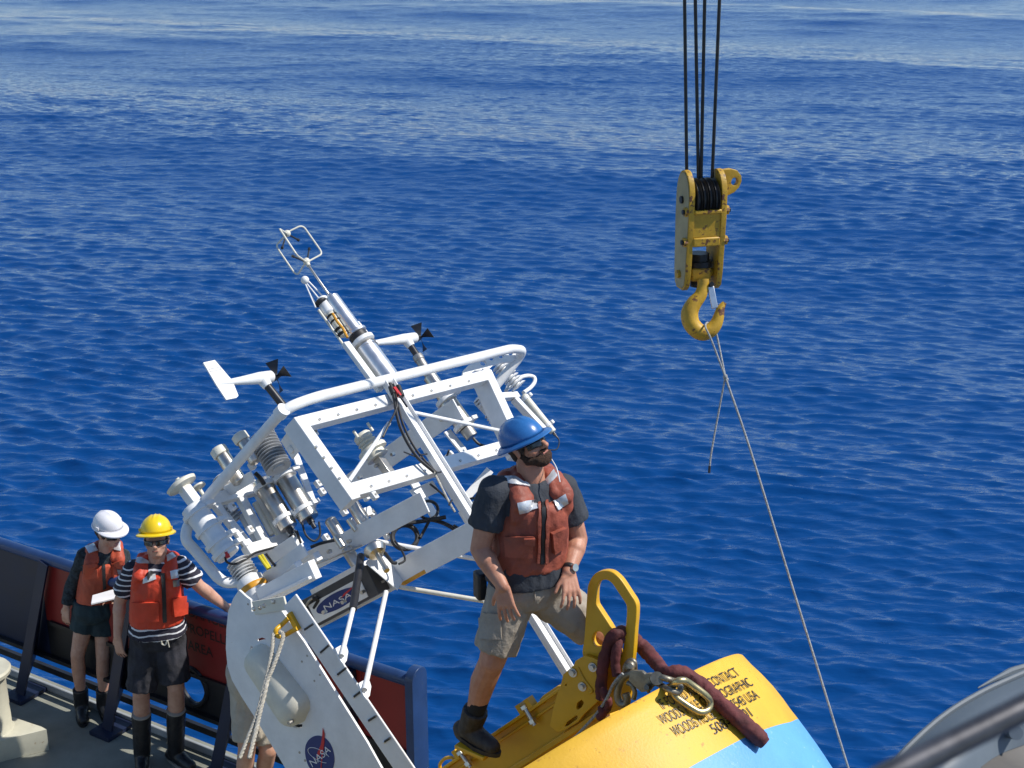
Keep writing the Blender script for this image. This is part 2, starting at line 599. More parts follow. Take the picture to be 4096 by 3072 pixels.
# ================================================================== the sea
SEA_Z = -3.5
def make_sea():
    half = [0.0]
    while half[-1] < 180:
        a = half[-1]
        half.append(a + (0.088 if a < 25 else min(0.088 * 1.16 ** ((a - 25) / 0.9 + 1), 6.0)))
    half[-1] = 180.0
    ang = np.radians(np.array([-a for a in half[::-1]][1:-1] + half))          # from +Y, full turn
    ang = np.unique(ang)
    rr = [3.0]
    while rr[-1] < 9000:
        r = rr[-1]
        rr.append(r + (0.3 if r < 8.9 else r * (0.0025 if r < 130 else 0.0025 + 0.03 * min(1, (r - 130) / 700))))
    rr = np.array(rr)
    nA, nR = len(ang), len(rr)
    Rg, Ag = np.meshgrid(rr, ang, indexing='ij')
    X = Rg * np.sin(Ag); Y = Rg * np.cos(Ag)
    dr = np.gradient(rr)[:, None] * np.ones_like(Ag)
    da = np.gradient(ang)[None, :] * Rg
    sp = np.maximum(dr, np.minimum(da, dr * 6))
    Z = np.zeros_like(X); DX = np.zeros_like(X); DY = np.zeros_like(X)
    comps = []
    main = math.radians(-111)                          # travel direction, towards the ship
    for i in range(10):                                # swell
        lam = rng.uniform(12, 45); comps.append((lam, 0.0155 * lam / (2 * math.pi) * rng.uniform(.8, 1.3), main + rng.normal(0, .3)))
    for i in range(40):                                # wind sea
        lam = math.exp(rng.uniform(math.log(.9), math.log(8))); comps.append((lam, 0.011 * lam / (2 * math.pi), main + rng.normal(.08, .32)))
    for i in range(120):                               # wavelets
        lam = math.exp(rng.uniform(math.log(.15), math.log(.75))); comps.append((lam, 0.042 * lam / (2 * math.pi), main + rng.normal(.10, .30)))
    for lam, amp, th in comps:
        k = 2 * math.pi / lam
        kx, ky = k * math.cos(th), k * math.sin(th)
        ph = kx * X + ky * Y + rng.uniform(0, 6.28)
        att = np.clip((lam / sp - 1.9) / 1.6, 0, 1) * amp
        # gusts make patches of livelier water
        if lam < 3:
            g = 0.75 + 0.45 * np.sin(X * 0.11 + 1.3 * np.sin(Y * 0.06) + lam * 3) * np.sin(Y * 0.085 + 0.7 * np.sin(X * 0.05))
            att = att * (0.3 + 0.7 * g)
        s, c = np.sin(ph), np.cos(ph)
        Z += att * c
        q = 0.6
        DX -= att * q * math.cos(th) * s; DY -= att * q * math.sin(th) * s
    co = np.stack([X + DX, Y + DY, Z + SEA_Z], -1).reshape(-1, 3)
    i, j = np.meshgrid(np.arange(nR - 1), np.arange(nA), indexing='ij')
    j2 = (j + 1) % nA
    quads = np.stack([i * nA + j, i * nA + j2, (i + 1) * nA + j2, (i + 1) * nA + j], -1).reshape(-1, 4)[:, ::-1]
    me = bpy.data.meshes.new('sea')
    me.vertices.add(len(co)); me.vertices.foreach_set('co', co.ravel())
    nf = len(quads)
    me.loops.add(nf * 4); me.loops.foreach_set('vertex_index', quads.ravel().astype(np.int32))
    me.polygons.add(nf); me.polygons.foreach_set('loop_start', (np.arange(nf) * 4).astype(np.int32))
    me.update(calc_edges=True)
    me.polygons.foreach_set('use_smooth', [True] * nf)
    m = bpy.data.materials.new('sea_water'); m.use_nodes = True
    t = m.node_tree; b = t.nodes['Principled BSDF']
    b.inputs['Base Color'].default_value = (0.003, 0.049, 0.190, 1)
    b.inputs['Roughness'].default_value = 0.07
    b.inputs['IOR'].default_value = 1.333
    b.inputs['Specular Tint'].default_value = (0.50, 0.80, 1.0, 1)
    tc = t.nodes.new('ShaderNodeTexCoord')
    mp = t.nodes.new('ShaderNodeMapping')
    mp.inputs['Rotation'].default_value = (0, 0, math.radians(20))
    mp.inputs['Scale'].default_value = (1.0, 3.2, 1.0)
    n1 = t.nodes.new('ShaderNodeTexNoise'); n1.inputs['Scale'].default_value = 3.6; n1.inputs['Detail'].default_value = 6
    n1.inputs['Roughness'].default_value = 0.55
    bp = t.nodes.new('ShaderNodeBump'); bp.inputs['Strength'].default_value = 0.5; bp.inputs['Distance'].default_value = 0.03
    t.links.new(tc.outputs['Object'], mp.inputs[0]); t.links.new(mp.outputs[0], n1.inputs['Vector'])
    n2 = t.nodes.new('ShaderNodeTexNoise'); n2.inputs['Scale'].default_value = 1.2; n2.inputs['Detail'].default_value = 3
    b2 = t.nodes.new('ShaderNodeBump'); b2.inputs['Strength'].default_value = 0.6; b2.inputs['Distance'].default_value = 0.09
    t.links.new(mp.outputs[0], n2.inputs['Vector']); t.links.new(n2.outputs['Fac'], b2.inputs['Height']); t.links.new(b2.outputs[0], bp.inputs['Normal'])
    t.links.new(n1.outputs['Fac'], bp.inputs['Height']); t.links.new(bp.outputs[0], b.inputs['Normal'])
    me.materials.append(m)
    o = bpy.data.objects.new('sea', me); COL.objects.link(o); WORG[o.name] = Vector((0, 0, 0))
    o['kind'] = 'structure'
    return o
make_sea()

# ================================================================== the ship's deck and side
WD = Vector((0.8535, -0.5211, 0)).normalized()         # along the bulwark, towards its free end
WN = Vector((-WD.y, WD.x, 0)) * -1                     # inboard
if WN.y > 0: WN = -WN
W0 = Vector((-3.743, 9.305, 0))                        # a point on the bulwark line
Z3 = Vector((0, 0, 1))
def wl(s, n=0.0, z=0.0):                               # along, inboard, up
    return W0 + WD * s + WN * n + Z3 * z
mb = MB()
c = [wl(-9, -0.10), wl(9.0, -0.10), wl(9.0, 9.6), wl(-9, 9.6)]
mb.add([p + Z3 * 0 for p in c] + [p - Z3 * 0.05 for p in c], [(0, 1, 2, 3), (7, 6, 5, 4), (0, 4, 5, 1), (1, 5, 6, 2), (2, 6, 7, 3), (3, 7, 4, 0)])
o = mb.build('deck', DECKM, smooth=False); o['kind'] = 'structure'
mb = MB()
mb.box(wl(0, -0.06, -2.3), WD, WN, Z3, 18, 0.06, 4.5)
o = mb.build('ship_side', NAVY, smooth=False); o['kind'] = 'structure'
# the level the photograph was taken from
mb = MB(); mb.box((1.0, -1.7, 3.92), Vector((1, 0, 0)), Vector((0, 1, 0)), Z3, 7.0, 4.0, 0.1)
o = mb.build('upper_deck', DECKM, smooth=False); o['kind'] = 'structure'
mb = MB(); mb.box((1.0, -2.0, 1.93), Vector((1, 0, 0)), Vector((0, 1, 0)), Z3, 7.0, 3.2, 3.85)
o = mb.build('deckhouse', WHITE, label='white deckhouse below the upper deck', cat='deckhouse', smooth=False)
mb = MB(); mb.box(wl(0.4, 0.0, 0.03), WD, WN, Z3, 12.8, 0.025, 0.06)
kerb = mb.build('deck_kerb', KERB, label='low grey kerb along the open edge of the deck', cat='kerb'); bevel(kerb, 0.008)

S_END = 3.71                                           # where the bulwark ends
bul = thing('bulwark', wl(0, 0, 0), 'navy and red steel bulwark with black lower band along the deck edge', 'bulwark')
def wall_px(x, y, n=0.012):
    return on_plane(x, y, wl(0, n), WN)
def s_of(p): return (Vector(p) - W0).dot(WD)
S_RED = 0.42
P0, P1, PM = 0.31, 1.10, 0.62
# plates, butted end to end; the lower black band has an oval fairlead
def plate_rect(name, s0, s1, z0, z1, m, th=0.014, n=0.0, holes=()):
    out = [wl(s0, n, z0), wl(s1, n, z0), wl(s1, n, z1), wl(s0, n, z1)]
    me = plate_mesh(out, holes, th, wl(s0, n, z0), WD, Z3)
    return add_mesh(name, me, m, bul)
plate_rect('upper_panel', -6.0, S_RED, P0, P1, NAVY)
splits = [S_RED, 1.30, 2.45, 3.30, S_END - 0.05]
for a, b_ in zip(splits[:-1], splits[1:]):
    plate_rect('upper_panel', a + 0.002, b_ - 0.002, PM, P1, REDP)
hc = wall_px(193, 687); hs, hz = s_of(hc), hc.z
hole = [wl(hs + 0.115 * math.cos(t) * (1 - .12 * abs(math.sin(t))), 0, hz + 0.13 * math.sin(t)) for t in np.linspace(0, 2 * math.pi, 28, endpoint=False)]
plate_rect('lower_panel', S_RED + 0.002, S_END - 0.05, P0, PM - 0.003, BLKP, holes=[hole])
mb = MB(); mb.tube([wl(hs + 0.125 * math.cos(t) * (1 - .12 * abs(math.sin(t))), 0.005, hz + 0.14 * math.sin(t)) for t in np.linspace(0, 2 * math.pi, 28, endpoint=False)], 0.022, 8, closed=True)
mb.build('fairlead_ring', BLKP, bul)
mb = MB(); mb.tube([wl(-6.0, 0, 1.125), wl(S_END - 0.02, 0, 1.125)], 0.042, 14); mb.build('top_rail', BLUEP, bul)
mb = MB(); mb.box(wl((-6.0 + S_END) / 2, 0.02, P0 + 0.012), WD, WN, Z3, S_END + 6.0 - 0.1, 0.05, 0.03); mb.build('lower_flange', BLKP, bul)
mb = MB(); mb.box(wl((-6.0 + S_END) / 2, -0.01, 0.185), WD, WN, Z3, S_END + 6.0 - 0.1, 0.03, 0.05); mb.build('gap_bar', BLKP, bul)
mb = MB(); mb.box(wl((S_RED + S_END) / 2, 0.018, PM - 0.005), WD, WN, Z3, S_END - S_RED - 0.1, 0.02, 0.03); mb.build('band_stiffener', BLKP, bul)
# braces leaning inboard from the rail to the deck
def brace(tx, ty, fx, fy, m=NAVY):
    tp = wall_px(tx, ty, 0.03); ft = at_z(fx, fy, 0.03)
    n = max(0.16, (ft - W0).dot(WN)); ft = wl(s_of(ft), n, 0.03)
    d = (ft - tp).normalized()
    s0 = s_of(ft)
    wallfoot = wl(s0 + 0.02, 0.012, 0.30)
    ex = (ft - wallfoot); nrm = (tp - wallfoot).cross(ex).normalized()
    ey = nrm.cross(ex.normalized()).normalized(); ex = ex.normalized()
    pts = [tp, ft, ft - ex * 0.10, wallfoot + ex * 0.06, wallfoot]
    me = plate_mesh(pts, [], 0.016, wallfoot, ex, ey)
    b = add_mesh('brace', me, m, bul)
    mb = MB(); mb.bar(tp + WN * 0.02, ft + WN * 0.02, 0.09, 0.016, WD); mb.build('brace_flange', m, b)
    mb = MB(); mb.box(wl(s0, n - 0.03, 0.018), WD, WN, Z3, 0.19, 0.26, 0.03); mb.build('brace_foot', m, b)
for q in ((46, 562, 26, 691), (131, 595, 112, 727), (243, 640, 218, 772)):
    brace(*q)
# square stanchion and blue end post
q = wall_px(353, 672); mb = MB(); mb.box(wl(s_of(q), 0.05, 0.56), WD, WN, Z3, 0.055, 0.08, 1.06); o = mb.build('stanchion', NAVY, bul); bevel(o, .006)
me = plate_mesh([wl(S_END, -0.07, 0.02), wl(S_END, 0.075, 0.02)] + [wl(S_END, 0.0025 + 0.0725 * math.cos(t), 1.16 + 0.07 * math.sin(t)) for t in np.linspace(0, math.pi, 9)], [], 0.05, wl(S_END, 0, 0), WN, Z3, bev=0.004)
endp = add_mesh('end_post', me, BLUEP, bul)
RUST = mat('rust', (0.30, 0.11, 0.03), 0.8, var=0.3, vscale=40)
mb = MB()
pc = on_plane(414.5, 702, wl(S_END, 0.02), (CAM - wl(S_END, 0, 1)).normalized())
# stencilled warning on the red panel
def stencil(txt, xpx, ypx, size):
    me = text_mesh(txt, size, bold=.012 * size)
    base = wall_px(xpx, ypx, 0.0)
    s0, z0 = s_of(base), base.z
    for v in me.vertices:
        p = wl(s0 + v.co.x * 0.92, 0.0085, z0 + v.co.y); v.co = p
    return me
for txt, x, y, s in (('DANGER', 189.0, 615, 0.10), ('PROPELLER', 185.5, 630, 0.10), ('AREA', 189, 648, 0.10)):
    add_mesh('stencil_lettering', stencil(txt, x, y, s), STENCIL, bul, smooth=False)

# ------------------------------------------------------------------ mooring bitt on its base
bitt = thing('mooring_bitt', at_z(-10, 733), 'cream painted mooring bitt standing on a low steel base', 'bitt')
bx = Vector((0.80, -0.60, 0)).normalized(); by = Vector((0.60, 0.80, 0))
bcr = at_z(49, 747)                                     # right hand corner of the base
BH = 0.165
base_out = [at_z(45.5, 729.5, BH), at_z(41, 727, BH), at_z(12.7, 717.5, BH), at_z(-70, 694, BH), at_z(-70, 760, BH), at_z(0, 740.5, BH)]
me = plate_mesh(base_out, [], BH - .004, base_out[0], Vector((1, 0, 0)), Vector((0, 1, 0)), bev=0.004)
me.transform(Matrix.Translation((0, 0, -BH / 2 + .001)))
add_mesh('base', me, BITTM, bitt)
bp0 = at_z(-8, 729, BH)
mb = MB(); mb.lathe(bp0, Z3, [(0.15, 0), (0.135, 0.02), (0.132, 0.40), (0.14, 0.42), (0.172, 0.435), (0.176, 0.46), (0.165, 0.475), (0.0, 0.477)], 36)
mb.build('post', BITTM, bitt)
mb = MB(); mb.lathe(bp0 - bx * 0.62, Z3, [(0.15, 0), (0.135, 0.02), (0.132, 0.40), (0.14, 0.42), (0.172, 0.435), (0.176, 0.46), (0.165, 0.475), (0.0, 0.477)], 36)
mb.build('post', BITTM, bitt)
# ================================================================== the buoy
buoy = thing('ocean_buoy', Vector((-0.30, 5.9, 0.0)), 'large yellow and blue ocean buoy tipped over with white instrument tower', 'buoy')
HO = Vector((0.0158, 5.6776, 1.4828))                 # centre of the hull's upper rim
HU = (BU + BC * 0.013 + BA * 0.1037).normalized()
HA = (BA - HU * BA.dot(HU)).normalized()
HC = HA.cross(HU).normalized()
HR = 1.30
def hp(phi, r, h):
    return HO + HU * h + (HA * math.cos(phi) + HC * math.sin(phi)) * r
PROFA = [(0.0, -0.03), (1.10, -0.03), (HR - 0.008, 0.0), (HR, -0.008), (HR + 0.035, -0.20)]
def hull_r(h):
    T = [(HR, 0.0), (HR, -0.008), (HR + 0.035, -0.20), (HR + 0.05, -0.395), (HR + 0.055, -0.50), (HR + 0.055, -0.62), (HR + 0.05, -0.72)]
    for (r0, h0), (r1, h1) in zip(T[:-1], T[1:]):
        if h1 <= h <= h0:
            return r0 + (r1 - r0) * (h0 - h) / (h0 - h1)
    return HR
SEG = 180
def hull_grid(rows):
    """rows: functions phi -> (radius, height)"""
    vs = []; fs = []
    for fn in rows:
        for k in range(SEG):
            a = 2 * math.pi * k / SEG
            r, h = fn(a)
            if r > 1.2: r += 0.003 * mnoise.noise(Vector((math.cos(a) * 9, math.sin(a) * 9, h * 25 + 3)))
            vs.append(hp(a, max(r, 1e-3), h))
    for i in range(len(rows) - 1):
        for k in range(SEG):
            l = (k + 1) % SEG
            fs.append((i * SEG + k, i * SEG + l, (i + 1) * SEG + l, (i + 1) * SEG + k))
    return MB().add(vs, fs)
def lev(h): return lambda a: (hull_r(h), h)
tmp = hull_grid([lev(-.008), lev(-.2), lev(-.395), lev(-.5), lev(-.62), lev(-.72)])
HB = BVHTree.FromPolygons([Vector(v) for v in tmp.v], tmp.f)
def hull_hit(x, y):
    h = HB.ray_cast(CAM, ray(x, y).normalized())
    q = h[0] - HO
    return math.atan2(q.dot(HC), q.dot(HA)), q.dot(HU)
# the paint line between yellow and blue, read off the photograph
PL = sorted(hull_hit(x, y) for x, y in ((692, 766), (742, 739), (763, 730), (791, 722)))
def paint_line(a):
    a = (a + math.pi) % (2 * math.pi) - math.pi
    return float(np.interp(a, [p[0] for p in PL], [p[1] for p in PL]))
def rowmix(t):
    return lambda a: (hull_r(paint_line(a) * t + -.008 * (1 - t)), paint_line(a) * t + -.008 * (1 - t))
def rowlow(t):
    return lambda a: (hull_r(paint_line(a) * (1 - t) + -.72 * t), paint_line(a) * (1 - t) + -.72 * t)
hull = hull_grid([lambda a: (.0, -.03), lambda a: (1.1, -.03), lambda a: (HR - .008, 0.)] + [rowmix(t) for t in (0, .15, .3, .5, .7, .85, 1)]).build('foam_hull', HULLY, buoy)
hull['label'] = 'yellow foam upper band of the hull with black lettering'
hullb = hull_grid([rowlow(t) for t in (0, .2, .4, .6, .8, 1)] + [lambda a: (.6, -.8), lambda a: (0., -.8)]).build('foam_hull', HULLB, buoy)
hullb['label'] = 'light blue lower band of the hull'
# lettering wrapped round the hull
def hull_text(txt, xl, yl, xr, yr, px_h):
    """baseline from left pixel to right pixel as the photograph shows it"""
    base = [hull_hit(xl + (xr - xl) * i / 24, yl + (yr - yl) * i / 24) for i in range(25)]
    me = text_mesh(txt, 1.0, bold=.003)
    W = max(v.co.x for v in me.vertices)
    b = bmesh.new(); b.from_mesh(me)
    bmesh.ops.triangulate(b, faces=b.faces)
    b.to_mesh(me); b.free()
    Hh = px_h
    for v in me.vertices:
        t = v.co.x / W
        phi = float(np.interp(t * 24, range(25), [q[0] for q in base]))
        h = float(np.interp(t * 24, range(25), [q[1] for q in base])) + v.co.y / 0.73 * Hh
        v.co = hp(phi, hull_r(h) + 0.004, h)
    o = add_mesh('lettering', me, LETTER, buoy, smooth=False)
    return o
def m4(x, y): return (562.5 + x / 8.64, 562.5 + y / 8.64)
hull_text('IF FOUND ADRIFT CONTACT', *m4(868, 1270), *m4(1536, 975), 0.048)
hull_text('WOODS HOLE OCEANOGRAPHIC', *m4(868, 1405), *m4(1650, 1062), 0.048)
hull_text('WOODS HOLE  MA  02543 USA', *m4(978, 1508), *m4(1706, 1170), 0.048)
hull_text('508-', *m4(1310, 1490), *m4(1462, 1412), 0.048)
hull_text('01', *m4(1588, 1352), *m4(1644, 1328), 0.048)

# ------------------------------------------------------------------ tower frame
def tbar(name, p, q, w, t, wdir, m=WHITE, parent=None, bv=0.004):
    mb = MB(); mb.bar(p, q, w, t, wdir)
    o = mb.build(name, m, parent or buoy)
    if bv: bevel(o, bv)
    return o
def rod(name, p, q, r, m=WHITE, parent=None, seg=12):
    mb = MB(); mb.cyl(p, q, r, seg=seg); return mb.build(name, m, parent or buoy)
# front frame
tbar('crossbar', bc(298, 425.5, FR), bc(487, 377, FR), 0.073, 0.066, BU)
tbar('crossbar', bc(351, 492.5, FR), bc(516, 445, FR), 0.079, 0.066, BU)
def post(xt, yt, xb, yb, w, d):
    p, q = bc(xt, yt, FR), bc(xb, yb, FR)
    return tbar('frame_post', p - BC * (d / 2 - 0.034), q - BC * (d / 2 - 0.034), d, w, BC)
post(295, 420, 353, 502, 0.072, 0.105)
post(484, 372, 521, 452, 0.075, 0.13)
# central channel carrying the cables, from the mast down to the base
ct, cb = bc(386, 381, FR + .05), bc(577, 688, FR + .05)
tbar('channel', ct, cb, 0.082, 0.02, BA)
tbar('channel_web', bc(444, 474, FR + .03), bc(492, 548, FR + .03), 0.12, 0.02, BA)
tbar('channel_web', bc(444, 474, FR - .03), bc(492, 548, FR - .03), 0.10, 0.012, BC, CREAM)
cdx = (cb - ct).normalized(); cw = (BA - cdx * BA.dot(cdx)).normalized()
for s in (-1, 1):
    tbar('channel_flange', ct + cw * s * 0.037 + BC * 0.016, cb + cw * s * 0.037 + BC * 0.016, 0.008, 0.030, BA, bv=0.002)
# side plates, running back from the front frame
def cplate(name, x0, y0, c0, x1, y1, c1, w, th=0.012, m=WHITE, bv=0.002):
    return tbar(name, bc(x0, y0, c0), bc(x1, y1, c1), w, th, BU, m, bv=bv)
def aplate(name, x0, y0, x1, y1, x, y, c, w, th=0.012, m=WHITE, bv=0.002, parent=None, da=0.0):
    """plate standing across A; (x, y, c) fixes which plane"""
    a = to_b(bc(x, y, c))[0] + da
    return tbar(name, ba(x0, y0, a), ba(x1, y1, a), w, th, BU, m, parent, bv)
aplate('side_plate', 338, 493, 458, 408, 400, 450, FR - .50, 0.125)
aplate('side_plate', 292, 571, 425, 502, 360, 537, FR - .36, 0.115)
aplate('deck_plate', 306, 622, 480, 531, 390, 577, FR - .36, 0.135)
aplate('edge_strip', 396, 588, 426, 571, 390, 577, FR - .36, 0.022, 0.014, ORANGEB)
aplate('side_plate', 462, 518, 500, 489, 470, 512, FR - .36, 0.08)
cplate('strut_plate', 447, 431, FR - .30, 464, 452, FR - .30, 0.075)
cplate('strut_plate', 407, 472, FR - .30, 437, 520, FR - .30, 0.07)
cplate('strut_plate', 490, 470, FR - .12, 460, 505, FR - .30, 0.05)
tbar('cross_tie', bc(436, 470, FR - .3), bc(452, 452, FR - .16), 0.03, 0.03, BU)
tbar('gusset_plate', bc(413, 496, FR - .10), bc(436, 486, FR - .05), 0.075, 0.01, BU)
tbar('gusset_plate', bc(370, 556, FR - .30), bc(402, 583, FR - .30), 0.14, 0.008, BA)
# right hand bay beyond the post
RB = FR - .30
tbar('rear_post', bc(486, 392, RB), bc(520, 432, RB), 0.045, 0.05, BA)
tbar('rear_post', bc(514, 399, RB), bc(543, 430, RB), 0.045, 0.05, BA)
tbar('rear_rail', bc(489, 398, RB), bc(517, 396, RB), 0.045, 0.05, BU)
tbar('rear_rail', bc(477, 402, RB - .1), bc(500, 426, RB - .1), 0.03, 0.04, BA)
# rear frame on the left, carrying the radiation shields
RF = FR - .80
tbar('rear_crossbar', bc(205, 503, RF), bc(262, 487, RF), 0.07, 0.05, BU)
tbar('rear_crossbar', bc(246, 552, RF), bc(297, 537, RF), 0.07, 0.05, BU)
for (x0, y0, x1, y1, w, mm) in ((214, 503, 251, 549, .045, WHITE), (240, 497, 264, 541, .055, WHITE), (258, 490, 290, 540, .075, WHITE), (221, 507, 246, 548, .016, DULL)):
    tbar('rear_post', bc(x0, y0, RF), bc(x1, y1, RF), w, 0.04, BA, mm)
tbar('hanger_plate', bc(231, 525, RF + .05), bc(247, 546, RF + .05), 0.03, 0.02, BA)
tbar('hanger_plate', bc(293, 448, RF + .2), bc(312, 500, RF + .2), 0.05, 0.012, BA)
# brackets tying the rear frame to the side plates
aplate('arm_plate', 262, 583, 305, 549, 280, 570, RF + .12, 0.075)
aplate('arm_plate', 268, 560, 296, 541, 280, 550, RF + .10, 0.07)
tbar('arm_plate', bc(226, 492, RF), bc(253, 476, FR - .5), 0.06, 0.012, BU)
tbar('arm_plate', bc(287, 450, FR - .25), bc(298, 435, FR - .08), 0.12, 0.012, BU)
# bolt heads on the crossbars and plates (too small to tell apart singly)
mb = MB()
for (x0, y0, x1, y1, c, n) in ((310, 422, 478, 379, FR + .034, 9), (362, 489, 505, 448, FR + .034, 8), (312, 442, 343, 484, FR + .034, 4)):
    for i in range(n):
        t = (i + .5) / n
        p = bc(x0 + (x1 - x0) * t, y0 + (y1 - y0) * t, c); mb.cyl(p - BC * .004, p + BC * .007, 0.0085, seg=6)
for (x0, y0, x1, y1, c0, c1, n) in ((352, 483, 450, 414, FR - .47, FR - .07, 6), (300, 567, 418, 505, FR - .59, FR - .13, 6), (315, 617, 468, 537, FR - .62, FR - .1, 8)):
    for i in range(n):
        t = (i + .5) / n
        p = bc(x0 + (x1 - x0) * t, y0 + (y1 - y0) * t, c0 + (c1 - c0) * t); mb.cyl(p - BA * .014, p + BA * .012, 0.011, seg=6)
mb.build('bolt_heads', STEEL, buoy, kind='stuff')

# ------------------------------------------------------------------ guard rail round the top
HC0 = FR + .05
hpts = [bc(494, 388, FR - .22), bc(519, 358, FR - .02), bc(523, 350, HC0), bc(512, 348.5, HC0 + .01), bc(313, 398, HC0), bc(284, 409, HC0 - .03),
        bc(205, 500, RF - .02), bc(187, 527, RF - .06), bc(185, 540, RF - .09), bc(194, 549, RF - .1), bc(218, 578, RF - .1), bc(226, 583, RF - .1), bc(243, 582, RF - .05)]
mb = MB(); mb.tube(round_path(hpts, 0.10, 5), 0.0295, 14); rail = mb.build('guard_rail', WHITE, buoy)
mb = MB(); d = (hpts[6] - hpts[5]).normalized(); mb.cyl(hpts[5] + d * .0, hpts[5] + d * .05, 0.037); mb.build('rail_sleeve', WHITE, rail)
# drilled bracket under the rail's right hand end
def ell(cx, cy, rx, ry, c, n=14):
    return [bc(cx + rx * math.cos(t), cy + ry * math.sin(t), c) for t in np.linspace(0, 2 * math.pi, n, endpoint=False)]
oc = FR - .03
ol = [(462, 377), (463, 371), (468, 366), (478, 361), (497, 354), (515, 349), (523, 350), (521, 358), (510, 362), (500, 363), (492, 366), (487, 371), (482, 371), (474, 371), (470, 374), (467, 379)]
me = plate_mesh([bc(x, y, oc) for x, y in ol], [ell(482.7, 363.7, 3.2, 2.7, oc), ell(491, 358.8, 2.6, 2.3, oc), ell(500.6, 356.6, 2.6, 2.2, oc), ell(510, 353.8, 2.6, 2.2, oc)], 0.012, bc(490, 362, oc), BA, BU, bev=0.001)
add_mesh('drilled_bracket', me, WHITE, buoy)

# ------------------------------------------------------------------ sensors
def shield(name, x0, y0, x1, y1, c, r, n, m=WHITE, lip=0.55):
    """stack of dished plates along the axis"""
    p, q = bc(x0, y0, c), bc(x1, y1, c)
    d = (q - p); L = d.length; d.normalize()
    root = MB(); root.cyl(p, q, r * 0.45); ob = root.build(name, m, buoy)
    for i in range(n):
        mb = MB(); o = p + d * (L * (i + .5) / n)
        h = L / n
        mb.lathe(o, d, [(r * 0.42, -h * .25), (r * .8, -h * .2), (r, h * .28), (r * .97, h * .36), (r * .75, 0), (r * .42, -h * .05)], 22)
        mb.build('shield_plate', m, ob)
    return ob
shield('radiation_shield', 498, 364, 519, 387, FR - .25, 0.062, 9)
shield('radiation_shield', 478, 397, 484, 404, FR - .35, 0.05, 3)
shield('radiation_shield', 489, 412, 497, 423, FR - .35, 0.045, 4)
GREYW = mat('weathered_plastic', (0.52, 0.53, 0.54), 0.5, var=0.06)
shield('radiation_shield', 261, 434, 279, 469, FR - .42, 0.075, 12, GREYW)
shield('radiation_shield', 222, 476, 230, 493, RF - .05, 0.062, 6, WHITE)
shield('radiation_shield', 224, 507, 237, 521, RF - .1, 0.058, 5, GREYW)
shield('radiation_shield', 237, 560, 247, 577, RF - .02, 0.068, 6, WHITE)
mb = MB(); p, q = bc(247, 577, RF - .02), bc(262, 604, RF - .02); mb.lathe(p, q - p, [(.05, 0), (.075, .02), (.078, .10), (.07, .12), (.066, .20), (.0, .20)], 26); s = mb.build('sensor_base', WHITE, buoy)
mb = MB(); d = (q - p).normalized(); mb.lathe(p + d * .06, d, [(.081, 0), (.083, .004), (.083, .028), (.081, .032)], 28); mb.build('amber_ring', ORANGEB, s)
# stainless loggers with white clamps
def logger(name, x0, y0, x1, y1, c, r, m=STEEL, clamps=(0.12, 0.82), cap=True, cable=None, cm=WHITE):
    p, q = bc(x0, y0, c), bc(x1, y1, c)
    d = (q - p); L = d.length; d.normalize()
    mb = MB(); mb.lathe(p, d, [(r * .7, -.008), (r * .96, 0), (r, .006), (r, L - .006), (r * .96, L), (r * .7, L + .004)], 26)
    ob = mb.build(name, m, buoy)
    for t in clamps:
        mb = MB(); mb.lathe(p + d * L * t, d, [(r * 1.03, -.014), (r * 1.2, -.012), (r * 1.2, .012), (r * 1.03, .014)], 26)
        mb.box(p + d * L * t + BC * r * 1.15 + BA * r * .6, d, BA, BC, .024, r * .9, .03)
        mb.build('clamp', cm, ob)
    if cap:
        mb = MB(); mb.cyl(q, q + d * .028, r * .34); mb.cyl(q + d * .02, q + d * .06, r * .22); mb.build('connector', BLACKP, ob)
    return ob
logger('data_logger', 261, 481, 289, 528, RF + .12, 0.054)
logger('data_logger', 281, 471, 309.5, 519, RF + .22, 0.058)
logger('data_logger', 219, 450, 240, 482, RF + .18, 0.041, clamps=(), cap=False)
logger('data_logger', 240, 436, 256, 462, RF + .3, 0.037, clamps=(), cap=False)
for (x, y, c, r) in ((219, 451, RF + .18, .046), (240, 437, RF + .3, .043)):
    p = bc(x, y, c); mb = MB(); mb.lathe(p - BU * 0, BU, [(r, -.03), (r * 1.05, -.024), (r * 1.05, .012), (r * .8, .02)], 24); mb.build('white_cap', CREAM, buoy)
wlog = logger('white_logger', 192, 507, 229, 556, RF + .03, 0.066, WHITE, clamps=(.12, .45, .72, .9), cap=False)
p = bc(227, 556, RF + .06); mb = MB(); mb.cyl(p - BU * .012, p + BU * .02 + BC * .01, .012); mb.build('red_plug', RED, wlog)
logger('data_logger', 352, 503, 366, 526, FR - .42, 0.036, clamps=(), cap=False)
logger('data_logger', 330, 520, 346, 546, FR - .5, 0.034, clamps=(), cap=False)
logger('data_logger', 347, 549, 361, 572, FR - .45, 0.034, clamps=(), cap=False)
mb = MB(); p = bc(368, 512, FR - .4); mb.box(p, BA, BU, BC, .06, .05, .03); mb.build('bracket_block', WHITE, buoy)
mb = MB(); p = bc(266, 516, RF); mb.cyl(bc(255, 503, RF + .02), bc(272, 535, RF + .02), .018); mb.build('slim_sensor', CREAM, buoy)
logger('slim_logger', 524, 396, 553, 432, FR - .32, 0.026, CREAM, clamps=(.06, .82), cap=True)
